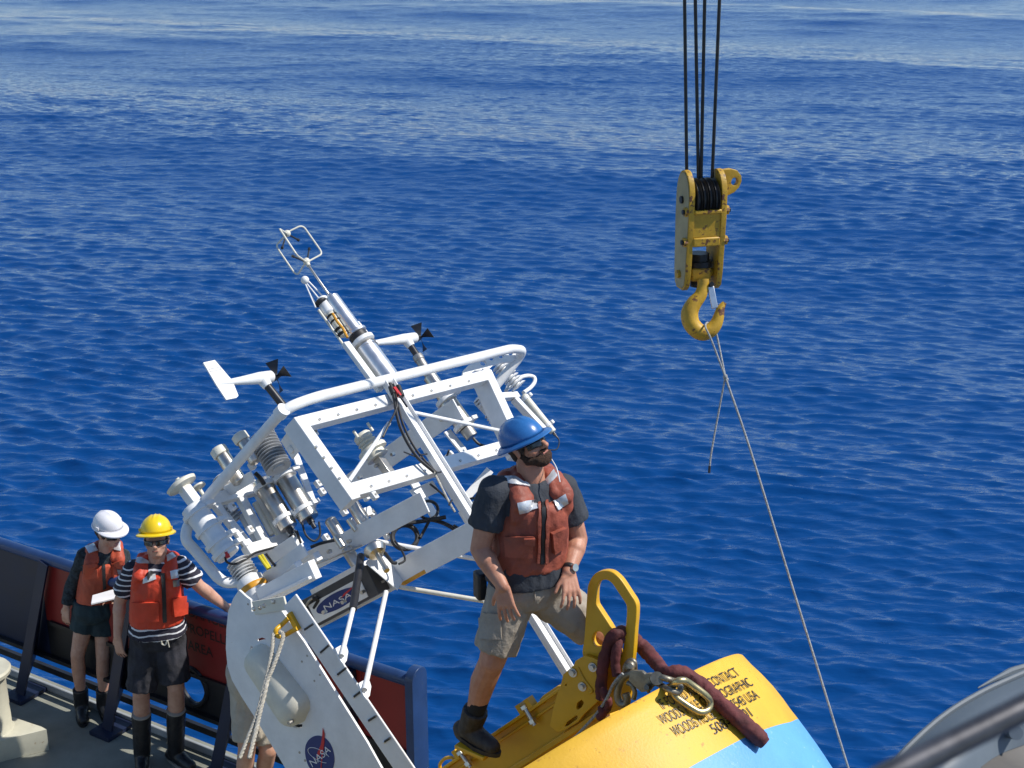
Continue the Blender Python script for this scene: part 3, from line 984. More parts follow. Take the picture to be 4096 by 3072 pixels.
# dish antenna on a square stalk
p, q = bc(184, 488, RF - .02), bc(202, 512, RF - .02)
st = tbar('antenna_stalk', p, q, 0.062, 0.055, BA)
mb = MB(); mb.lathe(p, (p - q), [(.03, -.03), (.035, .0), (.085, .012), (.09, .03), (.055, .045), (.016, .05), (.012, .065), (0, .067)], 32); mb.build('dish_antenna', CREAM, buoy)
p = bc(198.5, 488, RF - .12); mb = MB(); mb.lathe(p, (BU), [(.01, -.10), (.012, -.01), (.046, 0), (.045, .012), (.02, .02), (0, .02)], 24); mb.build('small_antenna', CREAM, buoy)
# radiometer in the middle of the frame
p, q = bc(362, 436, FR - .35), bc(393, 478, FR - .35)
d = (q - p).normalized()
mb = MB(); mb.lathe(p, d, [(.0, -.012), (.045, -.012), (.055, 0), (.055, .028), (.05, .03), (.045, .034), (.06, .05), (.045, .058), (.06, .074), (.048, .082), (.056, .09), (.086, .092), (.09, .1), (.09, .12), (.06, .122), (.06, .15), (.07, .152), (.07, .16), (0, .16)], 30)
rad = mb.build('radiometer', CREAM, buoy)
tbar('radiometer_neck', p + d * .15, q + d * .02, .05, .05, BA, STEEL, rad)
for (x0, y0, x1, y1) in ((353.5, 431, 359, 439), (367.5, 423, 373, 431)):
    rod('radiometer_pin', bc(x0, y0, FR - .33), bc(x1, y1, FR - .33), .009, CREAM, rad)
rod('whip_aerial', bc(321, 443, FR - .3), bc(343, 475, FR - .3), .0022, DULL)
rod('aerial_base', bc(332, 462, FR - .3), bc(345, 478, FR - .3), .008, DULL)
# ------------------------------------------------------------------ mast with sonic anemometer
MC = FR + .02
def mz(x, y, dc=0): return bc(160 + x / 8.64, 215 + y / 8.64, MC + dc)
mast = None
def seg_lathe(name, x0, y0, x1, y1, r0, r1, m, parent, dc=0, seg=24):
    p, q = mz(x0, y0, dc), mz(x1, y1, dc); mb = MB(); L = (q - p).length
    mb.lathe(p, q - p, [(r0 * .8, -.004), (r0, .004), (r1, L - .004), (r1 * .8, L + .004)], seg)
    return mb.build(name, m, parent)
mast = seg_lathe('mast', 1770, 1130, 1985, 1420, .062, .062, ALU, buoy)
seg_lathe('mast_collar', 1740, 1075, 1765, 1110, .072, .072, WHITE, mast)
seg_lathe('mast_clamp', 1772, 1125, 1778, 1135, .068, .068, STEEL, mast)
seg_lathe('mast_clamp', 1790, 1150, 1796, 1160, .068, .068, STEEL, mast)
seg_lathe('mast_boot', 1700, 1030, 1745, 1085, .056, .056, BLACK, mast)
seg_lathe('mast_collar', 1690, 1005, 1708, 1030, .062, .062, ALU, mast)
seg_lathe('mast_upper', 1478, 712, 1690, 1005, .043, .045, ALU, mast)
seg_lathe('mast_tip', 1462, 690, 1478, 712, .016, .022, ALU, mast, seg=14)
seg_lathe('mast_rod', 1275, 425, 1462, 692, .0075, .0075, STEEL, mast, seg=12)
tbar('mast_rail', mz(1600, 1105, -.02), mz(1905, 1520, -.02), .05, .03, BA, WHITE)
# sonic head: three bent rods between two hubs with black transducer arms
def z1(x, y, dc=0): return mz(x, y, dc)
sonic = MB()
hub1, hub2 = z1(1265, 400), z1(1098, 160)
sonic.ball(hub1, .022, 12); sonic.ball(hub2, .022, 12)
sonic.cyl(hub1, z1(1285, 440), .013)
sob = sonic.build('sonic_anemometer', CREAM, buoy)
for pts, dcs in (([(1265, 410), (1395, 340), (1390, 310), (1245, 105), (1210, 95), (1098, 150)], (0, .05, .05, .05, .05, 0)),
                 ([(1265, 405), (1185, 350), (1040, 130), (1035, 122), (1098, 160)], (0, .1, .1, .1, 0)),
                 ([(1265, 400), (1190, 515), (1160, 500), (1020, 295), (1005, 260), (1098, 160)], (0, -.1, -.1, -.1, -.1, 0))):
    mb = MB(); mb.tube(round_path([z1(x, y, d) for (x, y), d in zip(pts, dcs)], .03, 4), .0055, 8); mb.build('cage_rod', CREAM, sob)
for (a, b) in (((1105, 165), (1185, 210)), ((1090, 175), (1058, 275)), ((1270, 400), (1288, 300)), ((1260, 405), (1158, 360))):
    mb = MB(); p, q = z1(*a), z1(*b); mb.cyl(p, q, .0055, seg=8); mb.cyl(q, q + (q - p).normalized() * .015, .009, seg=8); mb.build('transducer_arm', BLACKP, sob)
# gas analyser beside it
ga = seg_lathe('gas_analyser', 1395, 725, 1470, 850, .036, .038, WHITE, buoy, -.04)
mb = MB(); mb.ball(z1(1252, 562, -.04), .0245, 18); mb.build('sensor_ball', WHITE, ga)
for (a, b) in (((1285, 575), (1410, 705)), ((1270, 595), (1375, 725)), ((1258, 600), (1345, 800))):
    rod('analyser_rod', z1(*a, -.04), z1(*b, -.04), .0045, WHITE, ga, 8)
seg_lathe('analyser_band', 1382, 745, 1396, 765, .04, .04, BLACK, ga, -.04)
seg_lathe('analyser_body', 1470, 850, 1590, 1040, .028, .026, CREAM, ga, -.04)
for (x, y) in ((1480, 870), (1510, 915), (1545, 985), (1570, 1025)):
    seg_lathe('analyser_strap', x, y, x + 5, y + 8, .032, .032, BLACK, ga, -.04)
mb = MB(); mb.tube([z1(1490, 850, -.0), z1(1530, 920, 0), z1(1580, 980, 0), z1(1620, 1060, 0)], .008, 8); mb.build('amber_tube', ORANGEB, ga)
rod('analyser_pipe', z1(1370, 820, -.06), z1(1590, 1130, -.06), .008, CREAM, ga)
rod('analyser_pipe', z1(1275, 640, -.06), z1(1350, 780, -.06), .004, STEEL, ga, 8)

# ------------------------------------------------------------------ two propeller wind monitors
def wind_monitor(px0, py0, c, stem_end, label):
    """built round the joint of body and stem; px0, py0 = that joint"""
    J = bc(px0, py0, c)
    def q(dx, dy, dd=0.0):                    # offsets in photo pixels of the first one, scaled by depth
        return bc(px0 + dx, py0 + dy, c) + BC * dd
    body_dir = (q(12, -2.2) - q(-49, 6)).normalized()
    mb = MB()
    L = (q(9, -1.6) - q(-46, 5)).length
    mb.lathe(q(-46, 5), body_dir, [(.006, 0), (.012, .02), (.022, L * .45), (.030, L * .68), (.034, L * .8), (.034, L), (.028, L + .008)], 22)
    root = mb.build('wind_monitor', WHITE, buoy, label=label)
    mb = MB(); mb.lathe(q(9, -1.6) - body_dir * .0, body_dir, [(.026, .006), (.022, .03), (.01, .06), (0.004, .075)], 16); mb.build('nose_cone', BLACKP, root)
    tail = [(-59, -16), (-47.5, -18.5), (-30, 2), (-24, 17), (-26, 19), (-36, 21), (-46, 6)]
    P = [q(*t) for t in tail]
    me = plate_mesh(P, [], .006, P[0], BA, BU, bev=0.001)
    add_mesh('tail_vane', me, WHITE, root)
    mb = MB()
    a0, b0, c0, d0 = q(-53, -9.4), q(-42.5, -11.5), q(-41.5, -9), q(-52, -6.7)
    for s, e in ((a0, b0), (b0, c0), (c0, d0), (d0, a0)):
        mb.cyl(s + BC * .005, e + BC * .005, .0012, seg=6)
    mb.build('maker_plate', DULL, root)
    # stem
    mb = MB(); mb.lathe(q(1, 1), q(5, 6.2) - q(1, 1), [(.034, 0), (.03, .03), (.027, .045)], 18); mb.build('stem_joint', WHITE, root)
    p1 = bc(*stem_end, c)
    rod('stem', q(4, 5), p1, .0215, BLACKP, root, 16)
    # propeller: four twisted blades
    hub = q(14.5, -2.6)
    e1 = BU; e1 = (e1 - body_dir * e1.dot(body_dir)).normalized(); e2 = body_dir.cross(e1)
    for k in range(4):
        a = math.radians(20 + 90 * k)
        r = e1 * math.cos(a) + e2 * math.sin(a); t = body_dir.cross(r)
        vs = []; n = 5
        for i in range(n + 1):
            u = i / n
            w = .006 + .032 * u
            tw = math.radians(62 - 34 * u)
            wd = t * math.cos(tw) + body_dir * math.sin(tw)
            ctr = hub + r * (.008 + .082 * u)
            nn = r.cross(wd) * .0012
            vs += [ctr - wd * w + nn, ctr + wd * w + nn, ctr + wd * w - nn, ctr - wd * w - nn]
        fs = []
        for i in range(n):
            for j in range(4):
                l = (j + 1) % 4
                fs.append((i * 4 + j, i * 4 + l, i * 4 + 4 + l, i * 4 + 4 + j))
        fs += [(3, 2, 1, 0), tuple(n * 4 + j for j in range(4))]
        MB().add(vs, fs).build('propeller_blade', BLACKP, root)
    mb = MB(); mb.ball(hub, .011, 10); mb.build('propeller_hub', BLACKP, root)
wind_monitor(262, 379, FR - .18, (285, 408), 'propeller wind monitor over the guard rail corner, tail vane in full view')
wind_monitor(406, 340, FR - .22, (418, 357), 'propeller wind monitor with its tail hidden behind the mast')
# its pedestal
lg = logger('monitor_pedestal', 446, 400, 466, 428.5, FR - .22, .060, STEEL, clamps=(.02, .9), cap=False)
p, q = bc(417.5, 356.5, FR - .22), bc(430, 377, FR - .22); mb = MB(); mb.lathe(p, q - p, [(.032, -.006), (.034, 0), (.034, .03), (.03, .035), (.03, (q - p).length)], 20); mb.build('pedestal_tube', DULL, lg)
p, q = bc(430, 377, FR - .22), bc(446, 400, FR - .22); mb = MB(); mb.cyl(p, q, .046, seg=22); mb.build('pedestal_tube', STEEL, lg)
p, q = bc(466, 429, FR - .22), bc(472, 437, FR - .22); mb = MB(); mb.cyl(p, q, .043, .04, 22); mb.build('pedestal_cap', DULL, lg)
mb = MB(); mb.tube(catmull([bc(473, 438, FR - .2), bc(479, 444, FR - .2), bc(488, 447, FR - .2)], 4), .009, 8); mb.build('pedestal_cable', BLACK, lg)

# ------------------------------------------------------------------ braces and dampers
rod('brace_rod', bc(411, 412, FR + .0), bc(506, 432, FR - .02), .0115)
rod('brace_rod', bc(389, 423, FR + .03), bc(349, 481, FR + .0), .0115)
rod('brace_rod', bc(376, 541, FR - .30), bc(476, 559, FR - .05), .0125)
rod('brace_rod', bc(400, 587, FR - .3), bc(484, 601, FR - .02), .0125, CREAM)
rod('damper_body', bc(361, 556, FR - .36), bc(353, 609, FR - .30), .021, BLACKP)
rod('damper_rod', bc(353, 609, FR - .30), bc(341.5, 656, FR - .27), .0125)
rod('brace_rod', bc(386, 592, FR - .32), bc(364.5, 690, FR - .22), .0135)
for (x, y, c) in ((343, 655, FR - .29), (366, 690, FR - .24)):
    P = [bc(x + dx, y + dy, c) for dx, dy in ((-8, -6), (-3, -9), (3, -8), (4.5, -3), (3, 6), (0, 10), (-3, 6))]
    add_mesh('clevis_plate', plate_mesh(P, [], .01, P[0], BA, BU, bev=.001), WHITE, buoy)
# ------------------------------------------------------------------ vane leg, vane and reflector
LC = -.17
lp, lq = bc(290, 600, LC), bc(424, 797, LC)
ld = (lq - lp).normalized()
tbar('vane_leg', lp, lq, .115, .012, BC)
al = [to_b(lp)[0], to_b(lq)[0]]
AV = (al[0] + al[1]) / 2 + .02
for (x0, y0, x1, y1) in ((313, 624, 304, 630), (329, 645, 320, 653), (346, 668, 337, 675), (362.5, 690, 353.5, 697), (376, 716, 368, 721), (390, 738, 384, 742)):
    mb = MB(); a, b_ = ba(x0, y0, AV - .03), ba(x1, y1, AV - .03)
    mb.cyl(a, b_, .0055, seg=8); ob = mb.build('cable_tie', BLACKP, buoy)
    mb = MB(); mb.ball(b_, .008, 8); mb.build('tie_tip', WHITE, ob)
def z5(x, y): return (175 + x / 8.64, 550 + y / 8.64)
vout = [(560, 345), (515, 410), (470, 520), (452, 680), (448, 850), (462, 1000), (500, 1120), (580, 1260), (690, 1430), (830, 1660), (1080, 2080), (1900, 2080), (1660, 1650), (1405, 1245), (1120, 790), (1010, 640), (905, 490), (790, 500), (670, 530), (660, 430), (620, 400)]
slot1 = [(710, 765), (760, 752), (808, 768), (770, 775), (716, 790)]
slot2 = [(665, 818), (682, 838), (650, 872)]
slot3 = [(975, 1490), (1040, 1502), (1110, 1500), (1106, 1532), (1060, 1538), (1015, 1522)]
P = [ba(*z5(*t), AV) for t in vout]
me = plate_mesh(P, [[ba(*z5(*t), AV) for t in s] for s in (slot1, slot2, slot3)], .012, P[0], BC, BU, bev=.001)
vane = add_mesh('tail_vane', me, WHITE, buoy, label='white flat vane with round emblem')
VANEO = vane
# drilled holes read as dark bolts
mb = MB()
for (x, y) in ((1150, 910), (1105, 960), (1260, 1075), (1213, 1127), (640, 465)):
    p = ba(*z5(x, y), AV); mb.cyl(p + BA * .0, p - BA * .0085, .006, seg=8)
for (x, y) in ((300.5, 752), (306, 760)):
    p = ba(x, y, AV); mb.cyl(p, p - BA * .0085, .007, seg=8)
mb.build('vane_bolts', DULL, vane, kind='stuff')
# capsule reflector set through the vane
p, q = ba(258, 655, AV + .0), ba(300, 713, AV + .0)
d = (q - p); L = d.length; d.normalize()
mb = MB(); prof = []
R_ = .125
for i in range(19):
    t = i / 18
    x = t * (L + 0.1) - .05
    e = min(1, (t * 6) if t < .17 else 1) ; f = min(1, (1 - t) / .2)
    prof.append((R_ * math.sqrt(max(0, 1 - (1 - e) ** 2)) * math.sqrt(max(0, 1 - (1 - f) ** 2)) * (.82 + .18 * t), x))
mb.lathe(p, d, prof, 36, BA, sx=.8, sy=1.0)
refl = mb.build('radar_reflector', CREAM, buoy)
mb = MB(); pp = p + d * (L + .02) - BA * .075; mb.cyl(pp, pp - BA * .03, .01, seg=10); mb.build('reflector_screw', DULL, refl)
# round emblem on the vane: blue disc, red swoosh, white letters and ring
def v2(x, y): return ba(850 / 4 + x / 10.41, 2572 / 4 + y / 10.41, AV)   # from a close look at the photograph
EB = .0085
disc = [v2(x, y) - BA * EB for x, y in [(975, 1120), (985, 1050), (1020, 995), (1075, 962), (1135, 962), (1190, 990), (1235, 1040), (1265, 1110), (1280, 1190), (1275, 1260), (1255, 1315), (1200, 1365), (1130, 1370), (1060, 1335), (1010, 1270), (985, 1195)]]
cen = sum(disc, Vector()) / len(disc)
disc = catmull(disc, 3, closed=True)
emb = add_mesh('emblem', plate_mesh(disc, [], .002, cen, BC, BU), LOGOB, vane, smooth=False)
def flat(name, pts, m, lift):
    P = [v2(x, y) - BA * lift for x, y in pts]
    return add_mesh(name, plate_mesh(P, [], .001, P[0], BC, BU), m, emb, smooth=False)
flat('red_swoosh', [(1163, 872), (1182, 940), (1180, 1030), (1168, 1110), (1150, 1290), (1140, 1300), (1152, 1130), (1118, 1168), (1095, 1205), (1108, 1130), (1140, 1060), (1155, 980)], LOGOR, .0115)
mb = MB(); mb.tube([v2(1125 + 118 * math.cos(t) * .98 + 20 * math.sin(t), 1160 + 68 * math.sin(t) + 42 * math.cos(t)) - BA * .011 for t in np.linspace(math.radians(60), math.radians(340), 26)], .0016, 6); mb.build('orbit_ring', LOGOW, emb)
me = text_mesh('NASA', 1.0)
Wd = max(v.co.x for v in me.vertices)
for v in me.vertices:
    t = v.co.x / Wd; h = v.co.y / .73
    x = 1052 + (1250 - 1052) * t - 38 * h; y = 1290 + (1118 - 1290) * t - 72 * h
    v.co = v2(x, y) - BA * .0125
add_mesh('emblem_letters', me, LOGOW, emb, smooth=False)
# yellow rope handle
hpth = [(985, 585), (930, 640), (870, 690), (870, 730), (900, 750), (950, 735), (1060, 675)]
mb = MB(); mb.tube(round_path([ba(*z5(x, y), AV - .05 - .05 * (i in (2, 3, 4))) for i, (x, y) in enumerate(hpth)], .03, 4), .0125, 10); hnd = mb.build('rope_handle', YELLOW, buoy)
mb = MB(); mb.bar(ba(*z5(985, 545), AV - .04), ba(*z5(1065, 690), AV - .04), .03, .02, BC); mb.build('handle_base', YELLOW, hnd)
# head of the leg: bracket, plates, screws
aplate('head_bracket', 262, 597, 315, 569, 290, 585, LC - .12, .10, .05)
aplate('head_bracket_lip', 250, 606, 314, 576, 290, 585, LC - .12, .016, .085, da=-.01)
aplate('head_plate', 254, 608, 286, 603, 270, 605, LC - .14, .07, .012, CREAM)
mb = MB()
for (x, y) in ((303, 572), (258, 607), (264, 606), (268, 604), (277, 600), (281, 597)):
    p = bc(x, y, LC - .1); mb.ball(p - BA * .03, .012, 8)
mb.build('head_bolts', STEEL, buoy, kind='stuff')
# logo box between the plates
ax_ = to_b(bc(390, 577, FR - .36))[0] - .06
p, q = ba(309, 614, ax_), ba(378, 577, ax_)
BOXM = mat('dark_box', (0.06, 0.06, 0.065), 0.45, var=0.15)
bxm = tbar('instrument_box', p, q, .165, .10, BU, BOXM)
dd = (q - p).normalized(); up_ = (BU - dd * BU.dot(dd)).normalized(); nn = dd.cross(up_)
if nn.dot(CAM - p) < 0: nn = -nn
cc = (p + q) / 2 + nn * .052
L = (q - p).length
mb = MB(); mb.box(cc + dd * .0 - up_ * .015, dd, up_, nn, L * .74, .112, .004); pl = mb.build('box_panel', WHITE, bxm)
ell_ = [cc - up_ * .012 + dd * (L * .30 * math.cos(t)) + up_ * (.043 * math.sin(t)) + nn * .004 for t in np.linspace(0, 2 * math.pi, 32, endpoint=False)]
add_mesh('box_emblem', plate_mesh(ell_, [], .002, ell_[0], dd, up_), LOGOB, bxm, smooth=False)
me = text_mesh('NASA', 1.0); Wd = max(v.co.x for v in me.vertices)
for v in me.vertices:
    v.co = cc - up_ * .030 + dd * ((v.co.x / Wd - .5) * L * .40) + up_ * (v.co.y * .042) + nn * .0065
add_mesh('box_letters', me, LOGOW, bxm, smooth=False)
P = [cc - up_ * .012 + dd * (L * x) + up_ * y + nn * .0078 for x, y in ((.34, .034), (.20, .014), (.06, .0), (.12, .016))]
add_mesh('box_swoosh', plate_mesh(P, [], .001, P[0], dd, up_), LOGOR, bxm, smooth=False)
mb = MB(); mb.box(cc + up_ * .092 - nn * .05 + dd * .04, dd, up_, nn, L * .70, .035, .09); mb.build('bright_lid', WHITE, bxm)
mb = MB(); mb.tube([bc(317, 563, FR - .5), bc(331, 558, FR - .47), bc(362, 545, FR - .36)], .006, 8); mb.build('lid_rod', STEEL, bxm)
mb = MB(); mb.tube(catmull([ba(308, 604, ax_ - .05), ba(313, 598, ax_ - .07), ba(318, 600, ax_ - .06), ba(314, 608, ax_ - .05)], 5), .009, 8); mb.build('box_lead', BLACK, bxm)
mb = MB(); mb.tube(catmull([ba(304, 610, ax_ - .05), ba(309, 601, ax_ - .08), ba(316, 596, ax_ - .06)], 5), .007, 8); mb.build('box_lead', DULL, bxm)
# bell connector under the plate
p, q = bc(372, 547, FR - .26), bc(384, 568, FR - .22)
mb = MB(); mb.lathe(bc(375, 550, FR - .22), q - p, [(.0, -.01), (.06, -.01), (.062, .0), (.045, .03), (.014, .035), (.012, .13), (.016, .135), (.016, .16)], 22); mb.build('bell_connector', STEEL, buoy)
# ring bracket and small clips
def z2(x, y): return (350 + x / 8.64, 310 + y / 8.64)
mb = MB(); mb.tube(catmull([bc(*z2(x, y), FR - .34) for x, y in ((1350, 700), (1375, 650), (1440, 595), (1530, 568), (1588, 580), (1596, 620), (1560, 670), (1500, 715))], 5), .014, 10); mb.build('ring_bracket', WHITE, buoy)
for (x, y, c) in ((314, 433, FR - .1), (292, 449, FR - .2), (372, 513, FR - .4), (370, 533, FR - .4), (387, 536, FR - .3), (236, 482, RF + .1), (252, 466, RF + .2), (232, 507, RF + .05), (250, 530, RF + .06), (318, 484, RF + .3), (322, 492, RF + .3), (500, 430, FR - .3), (326, 538, RF + .3), (344, 512, FR - .4), (366, 497, FR - .2), (374, 496, FR + .03), (451, 478, FR + .03)):
    mb = MB(); mb.box(bc(x, y, c), BA, BU, BC, .034, .042, .03); o = mb.build('clip_block', WHITE, buoy); bevel(o, .004)
    mb = MB(); mb.cyl(bc(x, y, c) + BC * .014, bc(x, y, c) + BC * .022, .008, seg=8); mb.build('clip_screw', DULL, o)
for (x0, y0, x1, y1) in ((452, 500, 449, 505), (420, 455, 427, 454), (436, 473, 441, 472), (464, 526, 470, 522), (480, 550, 486, 546)):
    mb = MB(); mb.cyl(bc(x0, y0, FR + .09), bc(x1, y1, FR + .09), .005, seg=8); mb.build('cable_tie', BLACKP, buoy)
tbar('lower_arm', bc(300, 566, FR - .45), bc(282, 584, RF + .05), .06, .04, BU)
tbar('lower_arm', bc(318, 556, FR - .45), bc(300, 573, RF + .1), .05, .04, BU)
tbar('inner_post', bc(268, 497, RF + .05), bc(300, 545, RF + .05), .05, .03, BA)
rod('inner_tube', bc(243, 515, RF - .05), bc(262, 548, RF - .05), .028, GREYW)
rod('inner_tube', bc(262, 505, RF - .1), bc(282, 540, RF - .1), .022, CREAM)
for (x0, y0, x1, y1) in ((349, 519, 357, 530), (336, 536, 343, 547)):
    rod('slim_sensor', bc(x0, y0, FR - .35), bc(x1, y1, FR - .35), .02, STEEL)
# ------------------------------------------------------------------ cables
def cable(pts, r, m=BLACK, name='cable', n=5, parent=None, closed=False):
    mb = MB(); mb.tube(catmull([bc(*p) for p in pts], n, closed), r, 8, closed); return mb.build(name, m, parent or buoy)
cz = FR + .075
cable([(390, 385, cz), (394, 398, cz), (398, 420, cz), (406, 440, cz), (418, 458, cz), (434, 472, cz)], .0095)
cable([(392, 386, cz), (397, 402, cz), (403, 424, cz), (413, 445, cz), (426, 462, cz), (437, 473, cz)], .007)
cable([(393, 384, cz), (397, 402, cz + .01), (395, 412, cz), (389, 424, cz), (383, 437, cz - .02)], .006)
cable([(393, 384, cz + .01), (399, 395, cz + .02), (407, 407, cz + .02)], .005)
cable([(434, 472, cz), (441, 486, cz), (448, 500, cz), (455, 512, cz)], .0065, ROPE)
cable([(430, 484, cz - .05), (440, 492, cz - .03), (448, 500, cz)], .006)
cable([(404, 452, cz - .15), (420, 458, cz), (418, 452, cz)], .004)
ring = [(428.5 + 9.5 * math.cos(t), 510 + 9 * math.sin(t), FR - .2) for t in np.linspace(0, 2 * math.pi, 10, endpoint=False)]
cable(ring, .009, closed=True, name='cable_coil')
ring = [(405 + 12.5 * math.cos(t), 537 + 12 * math.sin(t), FR - .24) for t in np.linspace(0, 2 * math.pi, 10, endpoint=False)]
cable(ring, .014, closed=True, name='cable_coil')
cable([(381, 533, FR - .3), (389, 527, FR - .25), (400, 524, FR - .22), (424, 521, FR - .2), (446, 517, FR - .12)], .012)
cable([(424, 519, FR - .2), (437, 521, FR - .18), (451, 527, FR - .1), (473, 543, FR - .05)], .012)
cable([(454, 526, FR - .12), (462, 532, FR - .08), (474, 548, FR - .05)], .010)
cable([(420, 538, FR - .22), (426, 527, FR - .2), (430, 519, FR - .18)], .009)
cable([(462, 503, FR - .2), (470, 499, FR - .16), (480, 496, FR - .14), (494, 484, FR - .1)], .008)
cable([(446, 464, FR - .2), (447, 456, FR - .15), (449, 450, FR - .1)], .006)
cable([(295, 531, RF + .16), (298, 536, RF + .18), (302, 547, RF + .2), (303, 549, RF + .2), (300, 540, RF + .18), (297, 531, RF + .16)], .006)
cable([(302, 523, RF + .25), (306, 535, RF + .25), (314, 541, RF + .25), (320, 535, RF + .25), (319, 522, RF + .25)], .006)
cable([(291, 535, RF + .1), (286, 543, RF + .08), (272, 548, RF + .06), (255, 553, RF + .05), (246, 559, RF + .04), (235, 564, RF + .04), (227, 562, RF + .05), (225, 556, RF + .05)], .0065)
cable([(311, 547, RF + .3), (322, 543, RF + .35), (336, 540, FR - .5)], .009)
cable([(255, 473, RF + .2), (260, 478, RF + .2), (264, 484, RF + .18)], .013)
cable([(553, 434, FR - .3), (559, 440, FR - .3), (557, 449, FR - .3), (549, 450, FR - .3)], .0045)
for (x0, y0, x1, y1) in ((259, 556, 268, 569), (262, 555, 270, 568)):
    cable([(x0, y0, RF + .1), (x1, y1, RF + .12)], .009, YWIRE, 'yellow_wire')
cable([(266, 554, RF + .1), (275, 566, RF + .12)], .007)
cable([(395, 541, FR - .18), (402, 551, FR - .16), (405, 560, FR - .16), (399, 564, FR - .16)], .006)
cable([(385, 553, FR - .18), (392, 562, FR - .16), (396, 563, FR - .16)], .01)
mb = MB(); mb.box(bc(396.5, 392, cz + .012), BA, BU, BC, .022, .06, .022); mb.build('red_connector', RED, buoy)
for (x, y) in ((391.5, 389), (400, 391)):
    mb = MB(); mb.cyl(bc(x - 2, y - 5, cz), bc(x + 2, y + 5, cz), .016, seg=12); mb.build('black_connector', BLACK, buoy)

# ------------------------------------------------------------------ yellow base beam, brackets and lifting bail
AB = -0.30
def m3(x, y): return (425 + x / 11.06, 618 + y / 11.06)
def b3(x, y, o=0.0): return ba(*m3(x, y), AB - o)          # o = metres proud of the plane, towards the camera
p, q = b3(90, 1730), b3(1700, 640)
dB = (q - p).normalized(); wB = (BU - dB * BU.dot(dB)).normalized(); nB = -BA
LB = (q - p).length; mB = (p + q) / 2
mb = MB(); mb.box(mB - wB * .13 - nB * .06, dB, wB, nB, LB, .24, .12); base = mb.build('base_beam', YELLOW, buoy); bevel(base, .006)
mb = MB(); mb.box(mB - wB * .004 - nB * .05, dB, wB, nB, LB + .01, .016, .17); o = mb.build('base_flange', YELLOW, buoy); bevel(o, .004)
mb = MB(); mb.box(mB - wB * .045 + nB * .006, dB, wB, nB, LB - .01, .012, .014); o = mb.build('base_rib', YELLOW, buoy); bevel(o, .003)
mb = MB(); mb.box(mB - wB * .185 + nB * .012, dB, wB, nB, LB - .01, .03, .03); o = mb.build('base_rib', YELLOW, buoy); bevel(o, .006)
for (xa, ya, xb, yb) in ((1095, 975, 1215, 1185), (385, 1480, 505, 1650)):
    a, b_ = b3(xa, ya, .035), b3(xb, yb, .035)
    ob = rod('hinge_bolt', a, b_, .0115, STEEL)
    dd = (b_ - a).normalized()
    mb = MB(); mb.cyl(a - dd * .004, a + dd * .012, .022, seg=6); mb.cyl(b_ - dd * .03, b_ - dd * .012, .021, seg=6); mb.build('hinge_nut', STEEL, ob)
    mb = MB(); mb.box(a - nB * .02 + dB * .028, dB, wB, nB, .026, .045, .05); mb.box(a - nB * .02 - dB * .03, dB, wB, nB, .026, .045, .05); mb.build('hinge_lug', YELLOW, ob)
mb = MB(); mb.tube(round_path([b3(x, y, .01) for x, y in ((170, 1680), (160, 1620), (215, 1548), (300, 1540), (330, 1580))], .03, 4), .0085, 8); mb.build('foot_handle', YELLOW, buoy)
# short upstand on the beam's upper edge
P = [b3(x, y, -.03) for x, y in ((1320, 880), (1350, 845), (1500, 745), (1540, 740), (1540, 830), (1420, 900))]
add_mesh('upstand', plate_mesh(P, [], .05, P[0], BC, BU, bev=.006), YELLOW, buoy)
gout = [(1395, 1185), (1480, 1250), (1560, 1225), (1700, 1140), (1760, 1060), (1930, 900), (1935, 470), (1870, 440), (1780, 412), (1680, 470), (1660, 520), (1545, 620), (1510, 760), (1480, 830), (1440, 960)]
GO = .035
P = [b3(x, y, GO) for x, y in gout]
hol = [[b3(x, y, GO) for x, y in ((1680, 990), (1690, 930), (1745, 890), (1775, 930), (1745, 985), (1700, 1015))],
       [b3(x, y, GO) for x, y in ((1555, 1180), (1580, 1140), (1680, 1065), (1705, 1075), (1700, 1110), (1600, 1185), (1565, 1200))],
       [b3(1570 + 14 * math.cos(t), 733 + 18 * math.sin(t), GO) for t in np.linspace(0, 6.28, 10, endpoint=False)]]
gus = add_mesh('gusset_bracket', plate_mesh(P, hol, .016, P[0], BC, BU, bev=.002), YELLOW, buoy)
for (x, y) in ((1860, 540), (1642, 600), (1746, 755)):
    mb = MB(); a = b3(x, y, GO + .008); mb.cyl(a, a - BA * .008, .021, seg=18); mb.cyl(a - BA * .006, a - BA * .02, .013, seg=6); mb.build('bracket_bolt', STEEL, gus)
mb = MB(); mb.tube(catmull([b3(x, y, GO + .012) for x, y in ((1690, 545), (1760, 680), (1850, 800), (1820, 830))], 4), .006, 8); mb.build('weld_bead', YELLOW, gus)
def bm(x, y, o=0.0): return ba(*m4(x, y), AB - o)
P = [bm(x, y, -.03) for x, y in ((380, 830), (620, 830), (640, 1000), (560, 1240), (400, 1300), (280, 1180), (300, 900))]
add_mesh('bail_foot', plate_mesh(P, [], .03, P[0], BC, BU, bev=.002), YELLOW, buoy)
